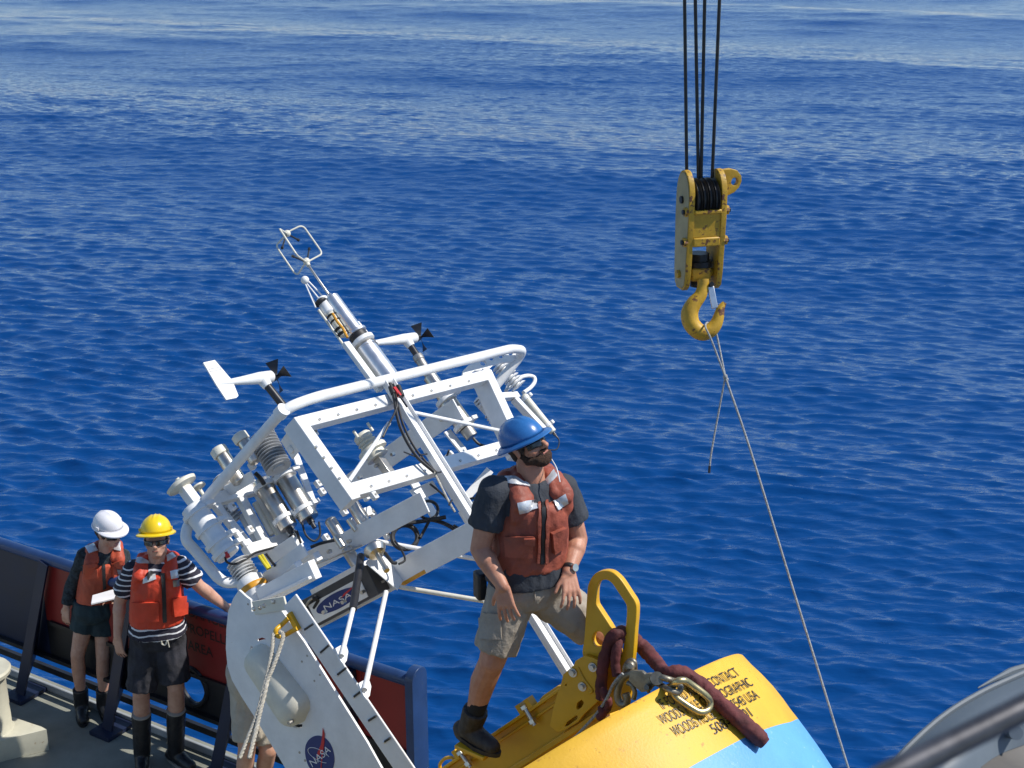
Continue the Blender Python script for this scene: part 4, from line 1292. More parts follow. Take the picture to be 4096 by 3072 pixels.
# the bail: one thick plate with a teardrop opening and a round hole
outer = [(200, 800), (212, 640), (228, 400), (238, 240), (248, 180), (280, 120), (320, 85), (380, 70), (440, 80), (490, 118), (530, 165), (600, 272), (630, 318), (645, 355), (648, 400), (644, 480), (636, 560), (612, 840), (560, 905), (300, 880)]
inner = [(300, 340), (300, 220), (318, 165), (350, 138), (390, 132), (425, 146), (460, 180), (500, 240), (560, 330), (578, 375), (576, 480), (560, 640), (535, 790), (505, 800), (490, 700), (440, 572), (330, 400)]
hole = [(325 + 59 * math.cos(t), 655 + 77 * math.sin(t)) for t in np.linspace(0, 2 * math.pi, 22, endpoint=False)]
me = plate_mesh(catmull([bm(*t) for t in outer], 4, closed=True), [catmull([bm(*t) for t in inner], 4, closed=True), [bm(*t) for t in hole]], .026, bm(400, 500), BC, BU, bev=.005)
bail = add_mesh('lifting_bail', me, YELLOW, buoy, label='yellow lifting bail plate with teardrop opening and round hole')
BAIL_A = AB
# ================================================================== sling, hook and link on the bail
def on_hull(x, y, lift):
    d = ray(x, y).normalized()
    h = HB.ray_cast(CAM, d)
    yy = y
    while h[0] is None:                      # just above the rim: as far away as the rim is
        yy += 1.0
        h = HB.ray_cast(CAM, ray(x, yy).normalized())
    if yy > y:
        return at_d(x, y, (h[0] - CAM).dot(FW) - lift * .5)
    return h[0] - d * min(lift / max(.35, abs(h[1].dot(d))), lift * 2.2)
def wob_tube(pts, r, seg=12, w=0.12, n=7, name='x', m=None, parent=None, **k):
    P = catmull(pts, n)
    R = [r * (1 + w * mnoise.noise(Vector((i * .45, 3.3, r * 50)))) for i in range(len(P))]
    mb = MB(); mb.tube(P, R, seg)
    return mb.build(name, m, parent, **k)
sp = [bm(330, 1175, .05), bm(332, 1080, .05), bm(345, 930, .05), bm(382, 740, .05), bm(440, 630, .05), bm(500, 600, .02), bm(560, 618, -.05), bm(640, 690, -.07), bm(735, 775, -.06),
      bm(820, 880, .0), bm(890, 955, .10), on_hull(*m4(1000, 948), .045), on_hull(*m4(1100, 985), .040), on_hull(*m4(1205, 1065), .036), on_hull(*m4(1295, 1150), .036), on_hull(*m4(1385, 1235), .036), on_hull(*m4(1490, 1325), .036), on_hull(*m4(1610, 1430), .038), on_hull(*m4(1700, 1515), .038), on_hull(*m4(1745, 1560), .038)]
rr = [.021, .023, .024, .025, .025, .026, .029, .031, .031, .029, .026, .027, .030, .031, .031, .031, .032, .033, .034, .026]
P = catmull(sp, 12)
RR = np.interp(np.linspace(0, len(rr) - 1, len(P)), range(len(rr)), rr)
RR = [float(r) * (1 + .10 * mnoise.noise(Vector((i * .33, 1.7, 0)))) for i, r in enumerate(RR)]
mb = MB(); mb.tube(P, RR, 22)
sling = add_mesh('lifting_sling', crumple(mb.mesh('sling'), .0045, 17), SLING, None, label='maroon sleeved lifting sling threaded through the yellow bail', cat='sling')
wob_tube([bm(560, 640, -.03), bm(505, 660, .02), bm(470, 740, .05), bm(455, 860, .055), bm(470, 980, .06)], .021, name='sling_bight', m=SLING, parent=sling)
wob_tube([bm(345, 1080, .09), bm(370, 1150, .1), bm(400, 1210, .1), bm(380, 1290, .09)], .015, name='sling_tail', m=SLING, parent=sling, w=.5)
wob_tube([bm(330, 1240, .09), bm(350, 1300, .1), bm(320, 1340, .09)], .017, name='sling_tail', m=SLING, parent=sling, w=.5)
# forged release hook
hk = thing('release_hook', bm(600, 1150, .10), 'dull forged release hook hanging between maroon sling and long link', 'hook')
def bk(x, y, o=.12): return bm(x, y, o)
mb = MB(); mb.tube(catmull([bk(690, 985), bk(610, 960), bk(535, 985), bk(490, 1060), bk(475, 1150), bk(500, 1215), bk(545, 1225), bk(560, 1180), bk(545, 1130)], 5), .0165, 12); mb.build('hook_jaw', FORGED, hk)
mb = MB(); mb.tube(catmull([bk(560, 1040, .14), bk(600, 1060, .14), bk(625, 1120, .14), bk(615, 1180, .14)], 5), .011, 10); mb.build('trigger', FORGED, hk)
for o in (.10, .145):
    Pp = [bk(x, y, o) for x, y in ((600, 935), (690, 940), (720, 965), (760, 960), (850, 985), (865, 1020), (840, 1050), (790, 1060), (760, 1100), (690, 1110), (630, 1060), (585, 1010))]
    add_mesh('cheek_plate', plate_mesh(Pp, [], .014, Pp[0], BC, BU, bev=.003), FORGED, hk)
mb = MB(); mb.cyl(bk(815, 1000, .08), bk(815, 1000, .18), .028, seg=20); mb.build('pivot_drum', FORGED, hk)
mb = MB(); mb.cyl(bk(725, 1080, .10), bk(725, 1080, .19), .011, seg=12); mb.build('hook_pin', FORGED, hk)
mb = MB(); mb.tube(catmull([bk(725, 1050, .17), bk(735, 1090, .175), bk(745, 1120, .17)], 4), .008, 8); mb.build('safety_clip', FORGED, hk)
mb = MB(); mb.ball(bm(585, 895, .09), .024, 12); mb.cyl(bm(585, 895, .06), bm(585, 895, .125), .013, seg=6); mb.build('shackle_bolt', FORGED, hk)
mb = MB(); mb.tube(catmull([bm(540, 950, .06), bm(545, 900, .07), bm(580, 850, .07), bm(620, 860, .07), bm(625, 920, .06)], 4), .012, 10); mb.build('shackle_bow', FORGED, hk)
bow = [bk(800, 985, .16), bk(900, 1005, .16), on_hull(*m4(975, 1030), .07), on_hull(*m4(1018, 1075), .055), on_hull(*m4(1000, 1120), .05), on_hull(*m4(930, 1105), .055), bk(850, 1060, .14), bk(780, 1015, .15)]
mb = MB(); mb.tube(catmull(bow, 5, closed=True), .0135, 12, closed=True); mb.build('link_bow', FORGED, hk)
lk = [(955, 1075), (985, 1030), (1045, 1018), (1100, 1045), (1235, 1145), (1275, 1205), (1262, 1265), (1205, 1292), (1140, 1272), (1000, 1180), (958, 1130)]
lifts = [.05, .095, .105, .095, .075, .05, .035, .028, .026, .03, .04]
mb = MB(); mb.tube(catmull([on_hull(*m4(x, y), l) for (x, y), l in zip(lk, lifts)], 5, closed=True), .0145, 14, closed=True)
mb.build('oblong_link', GOLDZ, None, label='gold coloured oblong lifting link lying on the yellow hull', cat='link')
# small line made off at the bail
mb = MB(); mb.tube(catmull([bm(520, 960, .15), bm(470, 1010, .15), bm(430, 1070, .14), bm(390, 1160, .12), bm(330, 1260, .1), bm(250, 1360, .1), bm(120, 1500, .1), bm(60, 1560, .1)], 5), .0065, 8)
mb.build('tie_line', ROPEG, None, label='thin pale line tied off at the foot of the bail', cat='line')
# doubled rope from the yellow handle on the vane
def z5p(x, y): return z5(x, y)
vr = thing('handling_rope', at_z(238, 790), 'doubled pale twisted rope hanging from the yellow handle on the vane', 'rope')
for pts in (((850, 720), (845, 800), (835, 900), (815, 1000), (790, 1110), (755, 1250), (715, 1400), (680, 1500), (640, 1600), (600, 1700), (560, 1800)),
            ((905, 705), (935, 740), (905, 850), (870, 950), (835, 1040), (805, 1110), (770, 1260), (735, 1400), (715, 1490), (690, 1600), (665, 1700), (640, 1800))):
    P = catmull([ba(*z5(x, y), AV - .10 - .0004 * max(0, y - 700)) for x, y in pts], 9)
    for s in range(3):
        mb = MB(); Q = []
        x_, y_ = None, None
        for i, p in enumerate(P):
            d = (P[min(i + 1, len(P) - 1)] - P[max(i - 1, 0)]).normalized()
            ex, ey = perp(d); a = i * .75 + s * 2.094
            Q.append(p + (ex * math.cos(a) + ey * math.sin(a)) * .0052)
        mb.tube(Q, .0062, 7); mb.build('strand', ROPE, vr)

# ================================================================== crane block with hook
BD = 7.5
BX = at_d(700.2, 230, BD)
th = math.radians(15)
kx = Vector((math.cos(th), math.sin(th), 0)); ky = Vector((-math.sin(th), math.cos(th), 0)); kz = Vector((0, 0, 1))
def kb(x, y, z): return BX + kx * x + ky * y + kz * z
blk = thing('crane_block', kb(0, 0, -.60), 'rusty yellow crane hook block hanging on four black wires', 'crane block')
prof = [(-.07, -.29), (-.082, -.22), (-.096, .08), (-.094, .16)] + [(.094 * -math.cos(t), .19 + .135 * math.sin(t)) for t in np.linspace(.15, math.pi - .15, 12)] + [(.094, .16), (.096, .08), (.082, -.22), (.07, -.29), (.04, -.315), (-.04, -.315)]
for s, m in ((-1, CRANEG), (1, CRANEY)):
    Pp = [kb(s * .091, y * (1.0), z) for y, z in prof]
    ch = add_mesh('cheek_plate', plate_mesh(Pp, [], .026, Pp[0], ky, kz, bev=.002), CRANEY, blk)
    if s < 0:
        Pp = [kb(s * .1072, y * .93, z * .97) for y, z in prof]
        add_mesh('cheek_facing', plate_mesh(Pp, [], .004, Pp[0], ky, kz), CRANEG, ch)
for x in (-.05, -.017, .017, .05):
    mb = MB(); c0 = kb(x, 0, .17)
    mb.lathe(c0, kx, [(.03, -.014), (.108, -.014), (.112, -.011), (.098, -.004), (.098, .004), (.112, .011), (.108, .014), (.03, .014)], 36)
    mb.build('sheave', GREASE, blk)
mb = MB(); mb.box(kb(0, -.083, .045), kx, ky, kz, .154, .014, .13); o = mb.build('front_plate', CRANEY, blk); bevel(o, .003)
mb = MB(); mb.box(kb(0, -.083, .118), kx, ky, kz, .154, .045, .022); o = mb.build('front_bar', CRANEY, blk); bevel(o, .006)
mb = MB(); mb.box(kb(0, -.078, -.045), kx, ky, kz, .154, .04, .05); o = mb.build('front_bar', CRANEY, blk); bevel(o, .008)
for z, y in ((.118, -.07), (-.045, -.07)):
    mb = MB(); mb.cyl(kb(-.135, y, z), kb(.135, y, z), .013, seg=14); bt = mb.build('tie_bolt', GREASE, blk)
    mb = MB(); mb.cyl(kb(.1, y, z), kb(.124, y, z), .026, seg=6); mb.build('bolt_nut', CRANEY, bt)
    mb = MB(); mb.cyl(kb(-.124, y, z), kb(-.104, y, z), .026, seg=6); mb.build('bolt_nut', CRANEY, bt)
mb = MB(); mb.cyl(kb(-.12, 0, .17), kb(.12, 0, .17), .02, seg=16); mb.build('sheave_pin', GREASE, blk)
# lifting lug on the right hand cheek
lug = [kb(.104 + u, 0.0, z) for u, z in ((0, .318), (.05, .322), (.085, .312), (.108, .285), (.112, .255), (.10, .225), (.075, .20), (.04, .185), (0, .16))]
hl = [kb(.104 + .074 + .022 * math.cos(t), 0.0, .255 + .024 * math.sin(t)) for t in np.linspace(0, 6.283, 16, endpoint=False)]
add_mesh('lifting_lug', plate_mesh(lug, [hl], .03, lug[0], kx, kz, bev=.002), CRANEY, blk)
mb = MB(); mb.cyl(kb(0, 0, -.125), kb(0, 0, -.165), .055, seg=8); mb.cyl(kb(0, 0, -.165), kb(0, 0, -.195), .07, seg=24); mb.build('swivel_nut', GREASE, blk)
mb = MB(); mb.box(kb(0, 0, -.235), kx, ky, kz, .115, .10, .075); o = mb.build('trunnion', CRANEY, blk); bevel(o, .012)
mb = MB(); mb.cyl(kb(-.125, 0, -.235), kb(.125, 0, -.235), .022, seg=14); mb.build('trunnion_pin', CRANEY, blk)
mb = MB(); mb.cyl(kb(0, 0, -.27), kb(0, 0, -.31), .042, seg=20); mb.build('shank_collar', GREASE, blk)
def m7(x, y): return at_d(625 + x / 14.75, 250 + y / 14.75, BD)
hpth = [(1150, 430, 88), (1150, 540, 84), (1110, 670, 95), (1015, 790, 115), (955, 920, 128), (968, 1060, 128), (1045, 1170, 124), (1150, 1222, 120), (1262, 1180, 112), (1342, 1085, 95), (1384, 970, 80), (1412, 865, 62), (1468, 775, 34)]
P = catmull([m7(x, y) for x, y, r in hpth], 5)
R_ = np.interp(np.linspace(0, len(hpth) - 1, len(P)), range(len(hpth)), [r / 14.75 / 1400 * BD for _, _, r in hpth])
mb = MB(); mb.tube(P, [float(v) for v in R_], 18); hkm = mb.build('hook', CRANEY, blk)
mb = MB(); mb.bar(m7(1262, 540), m7(1325, 860), .034, .022, RT); lt = mb.build('safety_latch', ALU, blk); bevel(lt, .003)
mb = MB(); mb.cyl(m7(1270, 510) - FW * .03, m7(1270, 510) + FW * .03, .013, seg=12); mb.build('latch_pin', GREASE, blk)
# four wires to the boom
YB = BX.y
for i, (x1, y1, x0) in enumerate(((686.8, 176, 684.6), (698.4, 176, 695.3), (701.0, 178, 704.7), (712.2, 174, 719.5))):
    b0 = at_y(x1, y1 + 4, YB + .03); t0 = at_y(x0, 0, YB + .03)
    t1 = b0 + (t0 - b0) * 6
    mb = MB(); mb.cyl(b0, t1, .0092, seg=10)
    mb.build('crane_wire', GREASE, None, label='black greased wire rope running up from the yellow crane block', cat='wire', group='four wires of the crane block')
# tag line hitched to the hook
tl = thing('tag_line', at_d(705, 335, BD - .05), 'thin grey tag line looped over the crane hook with a knot and loose tail', 'line')
kn = at_d(725.3, 377, BD - .03)
def strand(pts, r=.0052):
    P = catmull(pts, 6)
    mb = MB(); mb.tube(P, r, 8); mb.build('line_strand', ROPEG, tl)
strand([at_d(714, 327, BD + .06), at_d(708, 322.5, BD - .0), at_d(705.5, 327, BD - .062), at_d(711.8, 341, BD - .06), kn])
strand([at_d(714, 327, BD + .06), at_d(717, 336, BD + .05), kn])
strand([kn, at_d(717, 421, BD - .02), at_d(711, 455, BD - .02), at_d(709.4, 471.5, BD - .02)])
strand([kn, at_d(750, 449, BD - .06), at_d(789, 576, BD - .15), at_d(820, 676, BD - .22), at_d(848, 767, BD - .28), at_d(882, 870, BD - .35)], .006)
mb = MB(); mb.ball(kn, .013, 10, s=(1, 1, 1.3)); mb.ball(kn + Vector((.008, 0, -.014)), .011, 10); mb.build('knot', ROPEG, tl)
mb = MB(); mb.cyl(at_d(709.6, 466, BD - .02), at_d(709.2, 473, BD - .02), .0068, seg=8); mb.build('taped_end', BLACK, tl)

RAILM = mat('worn_rail', (0.09, 0.09, 0.10), 0.38, metal=0.6, var=0.2, vscale=30)
# ================================================================== close by: winch drum and railing
FD = 3.6
wd = thing('winch_drum', Vector((2.2, 2.9, 0.0)), 'grey blue winch drum flange beside the upper railing', 'winch')
c0 = at_d(1085, 850, FD); ax = Vector((-.55, -.35, .76)).normalized()
# ring of the flange facing up and to the camera
def fr(x, y, d): return at_d(x, y, d)
arc = [(1120, 652, 4.05), (1060, 660, 3.95), (1024, 676, 3.86), (985, 694, 3.78), (950, 715, 3.7), (920, 740, 3.62), (895, 767, 3.56), (875, 800, 3.5), (862, 850, 3.4)]
inn = [(1120, 690, 3.85), (1090, 705, 3.80), (1062, 722, 3.74), (1030, 742, 3.67), (1005, 752, 3.60), (985, 764, 3.52), (968, 782, 3.46), (952, 810, 3.42), (940, 855, 3.33)]
A1 = catmull([fr(*p) for p in arc], 5); A2 = catmull([fr(*p) for p in inn], 5)
n = min(len(A1), len(A2))
vs = []; fs = []
K = 6
for i in range(n):
    for k in range(K + 1):
        t = k / K
        p = A1[i].lerp(A2[i], t) + (-FW * .06 + UP * .05) * math.sin(t * math.pi)
        vs.append(p)
for i in range(n - 1):
    for k in range(K):
        fs.append((i * (K + 1) + k, i * (K + 1) + k + 1, (i + 1) * (K + 1) + k + 1, (i + 1) * (K + 1) + k))
MB().add(vs, fs).build('flange', GREYB, wd)
vs = []; fs = []
for i in range(n):
    d = (A2[i] - A1[i]).normalized()
    vs += [A2[i] + FW * .003, A2[i] + d * .5 + FW * .35]
for i in range(n - 1):
    fs.append((2 * i, 2 * i + 1, 2 * i + 3, 2 * i + 2))
MB().add(vs, fs).build('drum_web', TAUPE, wd)
mb = MB(); mb.tube(catmull([fr(x - 2, y - 2, d + .02) for x, y, d in arc], 5), .009, 8); mb.build('flange_lip', GREYB, wd)
Pg = catmull([fr(978, 688, 3.86), fr(1000, 677, 3.92), fr(1024, 668, 3.98), fr(1100, 650, 4.1)], 5)
mb = MB(); mb.tube(Pg, [.002 + .010 * min(1, i / 8) for i in range(len(Pg))], 8); mb.build('guard_bar', GREYB, wd)
p = fr(1012, 734, 3.6); mb = MB(); mb.cyl(p - FW * .03 + UP * .01, p + FW * .04, .018, seg=16); mb.build('flange_bolt', GREYB, wd)
p = fr(1040, 722, 3.6); mb = MB(); mb.box(Vector((1.75, 3.2, 1.5)), Vector((1, 0, 0)), Vector((0, 1, 0)), Z3, .5, .5, 2.9); mb.build('pedestal', GREYB, wd)
r0, r1 = at_d(840, 800, .93), at_d(1160, 640, 1.02)
rl = thing('hand_rail', Vector((0.6, 0.2, 3.97)), 'bare metal hand rail rod of the upper deck, close and out of focus', 'railing')
dr_ = (r1 - r0).normalized()
mb = MB(); mb.cyl(r0 - dr_ * .02, r1 + dr_ * .5, .0095, seg=16); mb.build('rail_rod', RAILM, rl)
for e in (r1 + dr_ * .45,):
    mb = MB(); mb.cyl(e, Vector((e.x, e.y, 3.97)), .014, seg=12); mb.build('rail_post', DULL, rl)
# ================================================================== people
SKIN1 = mat('skin_tanned', (0.50, 0.245, 0.155), 0.48, var=0.10, vscale=18, bump=0.06, bscale=160, sss=0.08, col2=(0.42, 0.18, 0.11))
SKIN2 = mat('skin_fair', (0.56, 0.33, 0.235), 0.48, var=0.08, vscale=18, bump=0.05, bscale=160, sss=0.08, col2=(0.48, 0.24, 0.16))
BEARD = mat('brown_beard', (0.085, 0.036, 0.016), 0.75, var=0.4, vscale=90, bump=1.0, bscale=420)
HAIR = mat('brown_hair', (0.05, 0.028, 0.018), 0.6, var=0.4, vscale=80, bump=0.8, bscale=300)
TEE = mat('slate_tee', (0.040, 0.046, 0.058), 0.85, var=0.18, vscale=14, bump=0.25, bscale=120)
VESTA = mat('faded_orange_nylon', (0.33, 0.075, 0.040), 0.62, var=0.14, vscale=7, bump=0.35, bscale=55, col2=(0.20, 0.048, 0.030))
VESTB = mat('orange_nylon', (0.64, 0.058, 0.022), 0.58, var=0.10, vscale=7, bump=0.25, bscale=55)
VESTC = mat('worn_orange_nylon', (0.50, 0.082, 0.035), 0.62, var=0.14, vscale=7, bump=0.25, bscale=55)
REFL = mat('reflective_tape', (0.66, 0.68, 0.70), 0.32, metal=0.35, var=0.05, vscale=20, bump=0.25, bscale=45)
KHAKI = mat('khaki_cotton', (0.345, 0.30, 0.245), 0.85, var=0.10, vscale=9, bump=0.3, bscale=90)
DARKSH = mat('dark_grey_cotton', (0.035, 0.035, 0.045), 0.88, var=0.3, vscale=9, bump=0.3, bscale=90)
TEALSH = mat('dark_teal_cotton', (0.022, 0.045, 0.055), 0.88, var=0.2, vscale=9, bump=0.25, bscale=90)
FLANNEL = mat('dark_flannel', (0.030, 0.042, 0.050), 0.9, var=0.5, vscale=45, bump=0.2)
CREAMSH = mat('cream_cotton', (0.46, 0.41, 0.33), 0.88, var=0.1, vscale=9, bump=0.3, bscale=90)
BOOTM = mat('brown_boot_leather', (0.040, 0.031, 0.026), 0.6, var=0.3, vscale=24, bump=0.3, bscale=90)
RUBBERB = mat('black_boot_rubber', (0.018, 0.018, 0.02), 0.42, var=0.2, vscale=20)
SOLE = mat('pale_sole', (0.33, 0.30, 0.25), 0.7)
SOCK = mat('black_sock', (0.012, 0.012, 0.014), 0.9, bump=0.3)
LENS = mat('dark_lens', (0.010, 0.011, 0.014), 0.07, spec=0.8, var=0.0)
HATB = mat('hat_blue', (0.028, 0.145, 0.40), 0.26, var=0.06, vscale=12, bump=0.03)
HATY = mat('hat_yellow', (0.80, 0.56, 0.015), 0.24, var=0.03, vscale=12)
HATW = mat('hat_white', (0.78, 0.77, 0.80), 0.30, var=0.03, vscale=12)
LIP = mat('lips', (0.42, 0.16, 0.12), 0.5)
def stripe_mat():
    m = bpy.data.materials.new('navy_white_stripes'); m.use_nodes = True
    t = m.node_tree; b = t.nodes['Principled BSDF']; b.inputs['Roughness'].default_value = 0.85
    tc = t.nodes.new('ShaderNodeTexCoord'); sx = t.nodes.new('ShaderNodeSeparateXYZ'); t.links.new(tc.outputs['Object'], sx.inputs[0])
    nz = t.nodes.new('ShaderNodeTexNoise'); nz.inputs['Scale'].default_value = 5.0; t.links.new(tc.outputs['Object'], nz.inputs['Vector'])
    ad = t.nodes.new('ShaderNodeMath'); ad.operation = 'MULTIPLY_ADD'; ad.inputs[1].default_value = 0.05
    t.links.new(nz.outputs['Fac'], ad.inputs[0]); t.links.new(sx.outputs['Z'], ad.inputs[2])
    dv = t.nodes.new('ShaderNodeMath'); dv.operation = 'DIVIDE'; dv.inputs[1].default_value = 0.040; t.links.new(ad.outputs[0], dv.inputs[0])
    fr_ = t.nodes.new('ShaderNodeMath'); fr_.operation = 'FRACT'; t.links.new(dv.outputs[0], fr_.inputs[0])
    lt_ = t.nodes.new('ShaderNodeMath'); lt_.operation = 'LESS_THAN'; lt_.inputs[1].default_value = 0.27; t.links.new(fr_.outputs[0], lt_.inputs[0])
    mx = t.nodes.new('ShaderNodeMix'); mx.data_type = 'RGBA'; mx.inputs['A'].default_value = (0.020, 0.018, 0.032, 1); mx.inputs['B'].default_value = (0.70, 0.70, 0.72, 1)
    t.links.new(lt_.outputs[0], mx.inputs['Factor']); t.links.new(mx.outputs['Result'], b.inputs['Base Color'])
    return m
STRIPES = stripe_mat()

def hand(mb, wrist, tipdir, normal, s, curl=0.35, thumb_side=1, spread=0.10):
    """palm, four unequal bent fingers and a thumb leaving the side of the palm; normal = back of the hand"""
    d = Vector(tipdir).normalized(); n = Vector(normal); n = (n - d * n.dot(d)).normalized()
    l = n.cross(d) * thumb_side                        # towards the thumb
    w = Vector(wrist)
    k0 = w + d * .085 * s
    for t in (-.030, -.010, .010, .030):
        mb.capsule(w + d * .012 * s + l * t * .62 * s, k0 + l * t * s, .0165 * s, .0125 * s, 10, s=.8, sdir=n)
    for i, (t, ln) in enumerate(((.033, .072), (.011, .082), (-.011, .076), (-.033, .060))):
        a = spread * (1.5 - i)
        fd = (d * math.cos(a) + l * math.sin(a)).normalized()
        p = k0 + l * t * s
        r = .0092 * s
        for j, fr2 in enumerate((.46, .32, .24)):
            c = curl * (0.6 if j == 0 else 1.0)
            lat = fd.cross(n).normalized()
            fd = (fd * math.cos(c) - n * math.sin(c)).normalized()
            n2 = lat.cross(fd).normalized()
            q = p + fd * ln * fr2 * s
            mb.capsule(p, q, r, r * .92, 10)
            p = q; r *= .92
            n = n2 if j < 2 else n
        n = Vector(normal); n = (n - d * n.dot(d)).normalized()
    tb = w + d * .028 * s + l * .030 * s
    td = (d * .72 + l * .62 - n * .25).normalized()
    mb.capsule(w + d * .02 * s + l * .012 * s, tb, .017 * s, .0135 * s, 10)
    p1 = tb + td * .038 * s
    mb.capsule(tb, p1, .0125 * s, .0105 * s, 10)
    td2 = (td * .8 + d * .5 - n * .2).normalized()
    mb.capsule(p1, p1 + td2 * .03 * s, .0105 * s, .0085 * s, 10)

def frame(f, u):
    f = Vector(f).normalized(); u = Vector(u); u = (u - f * u.dot(f)).normalized()
    return f, u, f.cross(u).normalized()               # forward, up, right hand side of the wearer

def add_head(mb, c, hf, hu, s, nose=1.0):
    f, u, r = frame(hf, hu)
    def q(x, y, z): return c + r * x * s + f * y * s + u * z * s
    ax = (r, f, u)
    mb.ball(q(0, -.012, .028), .1 * s, 20, ax, (.76, .95, .92))      # skull
    mb.ball(q(0, .022, -.028), .1 * s, 18, ax, (.64, .70, .86))      # face
    mb.ball(q(0, .045, -.085), .1 * s, 14, ax, (.42, .40, .33))      # chin
    for x in (-1, 1):
        mb.ball(q(x * .042, .052, -.030), .1 * s, 12, ax, (.26, .24, .26))   # cheek
        mb.ball(q(x * .030, .078, .012), .1 * s, 10, ax, (.28, .12, .10))    # brow
        mb.ball(q(x * .052, .000, -.070), .1 * s, 12, ax, (.16, .36, .30))   # jaw
        mb.ball(q(x * .077, -.008, -.012), .1 * s, 12, ax, (.09, .17, .31))  # ear
        mb.ball(q(x * .082, -.014, .004), .1 * s, 10, ax, (.09, .15, .17))
    mb.capsule(q(0, .085, .008), q(0, .112, -.030), .0095 * s, .0145 * s * nose, 10)
    for x in (-1, 1):
        mb.ball(q(x * .013, .098, -.036), .1 * s, 8, ax, (.09, .10, .08))
    mb.capsule(q(-.018, .083, -.058), q(.018, .083, -.058), .0085 * s, .0085 * s, 10)
    mb.capsule(q(-.015, .080, -.070), q(.015, .080, -.070), .0085 * s, .0085 * s, 10)
    return f, u, r, q

def hard_hat(c, f, u, r, s, m, parent, style, brim_tilt=0.0):
    """c = centre of the head; style 'full' has a brim all round, 'cap' a peak in front"""
    mb = MB(); seg = 40
    vs = []; fs = []
    rows = 12
    def rad(a):                                          # oval, longer front to back
        return 0.104 * s, 0.126 * s
    base = .040 * s
    H = .110 * s
    for i in range(rows):
        t = i / (rows - 1) * (math.pi / 2)
        for k in range(seg):
            a = 2 * math.pi * k / seg
            rx, ry = rad(a)
            x = rx * math.cos(a) * math.cos(t) ** .85; y = ry * math.sin(a) * math.cos(t) ** .85
            z = base + H * math.sin(t)
            # raised ribs over the crown
            if style == 'full':
                rib = max(0, 1 - abs(abs(x) - .028 * s) / (.012 * s)) + max(0, 1 - abs(x) / (.014 * s))
            else:
                rib = max(0, 1 - abs(x) / (.016 * s))
            z += rib * .010 * s * max(0, math.sin(t) - .35)
            vs.append(c + r * x + f * y + u * z)
    top = len(vs); vs.append(c + u * (base + H + .004 * s))
    for i in range(rows - 2):
        for k in range(seg):
            l = (k + 1) % seg
            fs.append((i * seg + k, i * seg + l, (i + 1) * seg + l, (i + 1) * seg + k))
    for k in range(seg):
        fs.append(((rows - 2) * seg + k, (rows - 2) * seg + (k + 1) % seg, top))
    shell = MB().add(vs, fs)
    # brim
    prev = None
    vs = []; fs = []
    for k in range(seg):
        a = 2 * math.pi * k / seg
        ca, sa = math.cos(a), math.sin(a)
        if style == 'full':
            ext = .026 + .018 * max(0, sa) + .010 * max(0, -sa)
            drop = .014 + .012 * max(0, -sa) - .004 * max(0, sa)
        else:
            ext = .010 + .050 * max(0, sa) ** 1.5
            drop = .006 + .016 * max(0, sa)
        rx, ry = rad(a)
        for e, dz, th in ((0.0, 0.004, 0), (.5, -.3, 0), (1.0, -1.0, 0), (1.0, -1.28, 0), (.5, -.62, 0), (-.05, -.2, 0)):
            x = (rx + ext * s * e) * ca; y = (ry + ext * s * e) * sa
            vs.append(c + r * x + f * y + u * (base + drop * s * dz - (.004 * s if dz < -1.2 else 0)))
    n6 = 6
    for k in range(seg):
        l = (k + 1) % seg
        for j in range(n6 - 1):
            fs.append((k * n6 + j, l * n6 + j, l * n6 + j + 1, k * n6 + j + 1))
    shell.add(vs, fs)
    o = shell.build('hard_hat', m, parent)
    sm = o.modifiers.new('thick', 'SOLIDIFY'); sm.thickness = .003; sm.offset = -1
    if style != 'full' or m is HATY:
        for sd in (-1, 1):                               # accessory slot
            mb = MB(); mb.box(c + r * sd * .106 * s + f * .012 * s + u * (.056 * s), r, f, u, .012 * s, .03 * s, .02 * s); mb.build('side_slot', m, o)
    # inner band
    mb = MB(); mb.tube([c + r * .092 * s * math.cos(a) + f * .112 * s * math.sin(a) + u * .030 * s for a in np.linspace(0, 2 * math.pi, 24, endpoint=False)], .009 * s, 8, closed=True)
    mb.build('hat_band', YWIRE if m is HATB else BLACK, o)
    return o

def sunglasses(q, r, f, u, s, parent):
    root = None
    for x in (-1, 1):
        vs = []; fs = []
        nx, nz = 7, 4
        for j in range(nz + 1):
            for i in range(nx + 1):
                a = i / nx; b = j / nz
                xx = x * (.010 + .062 * a)
                yy = .104 - 1.1 * (xx * xx) * 9 * .9
                zz = .006 - .036 * b * (1 - .25 * a) + (.003 * math.sin(a * 3.1))
                vs.append(q(xx, yy, zz))
        for j in range(nz):
            for i in range(nx):
                k = j * (nx + 1) + i
                fs.append((k, k + 1, k + nx + 2, k + nx + 1))
        o = MB().add(vs, fs).build('lens' if root else 'sunglasses', LENS, root or parent)
        sm = o.modifiers.new('thick', 'SOLIDIFY'); sm.thickness = .003
        root = root or o
    mb = MB(); mb.tube([q(-.073, .055, .004), q(-.045, .088, .008), q(-.012, .106, .008), q(0, .108, .006), q(.012, .106, .008), q(.045, .088, .008), q(.073, .055, .004)], .0032 * s, 6)
    mb.build('glasses_frame', BLACKP, root)
    for x in (-1, 1):
        mb = MB(); mb.tube([q(x * .073, .055, .004), q(x * .082, .01, .004), q(x * .080, -.02, -.004)], .003 * s, 6); mb.build('temple', BLACKP, root)
    return root

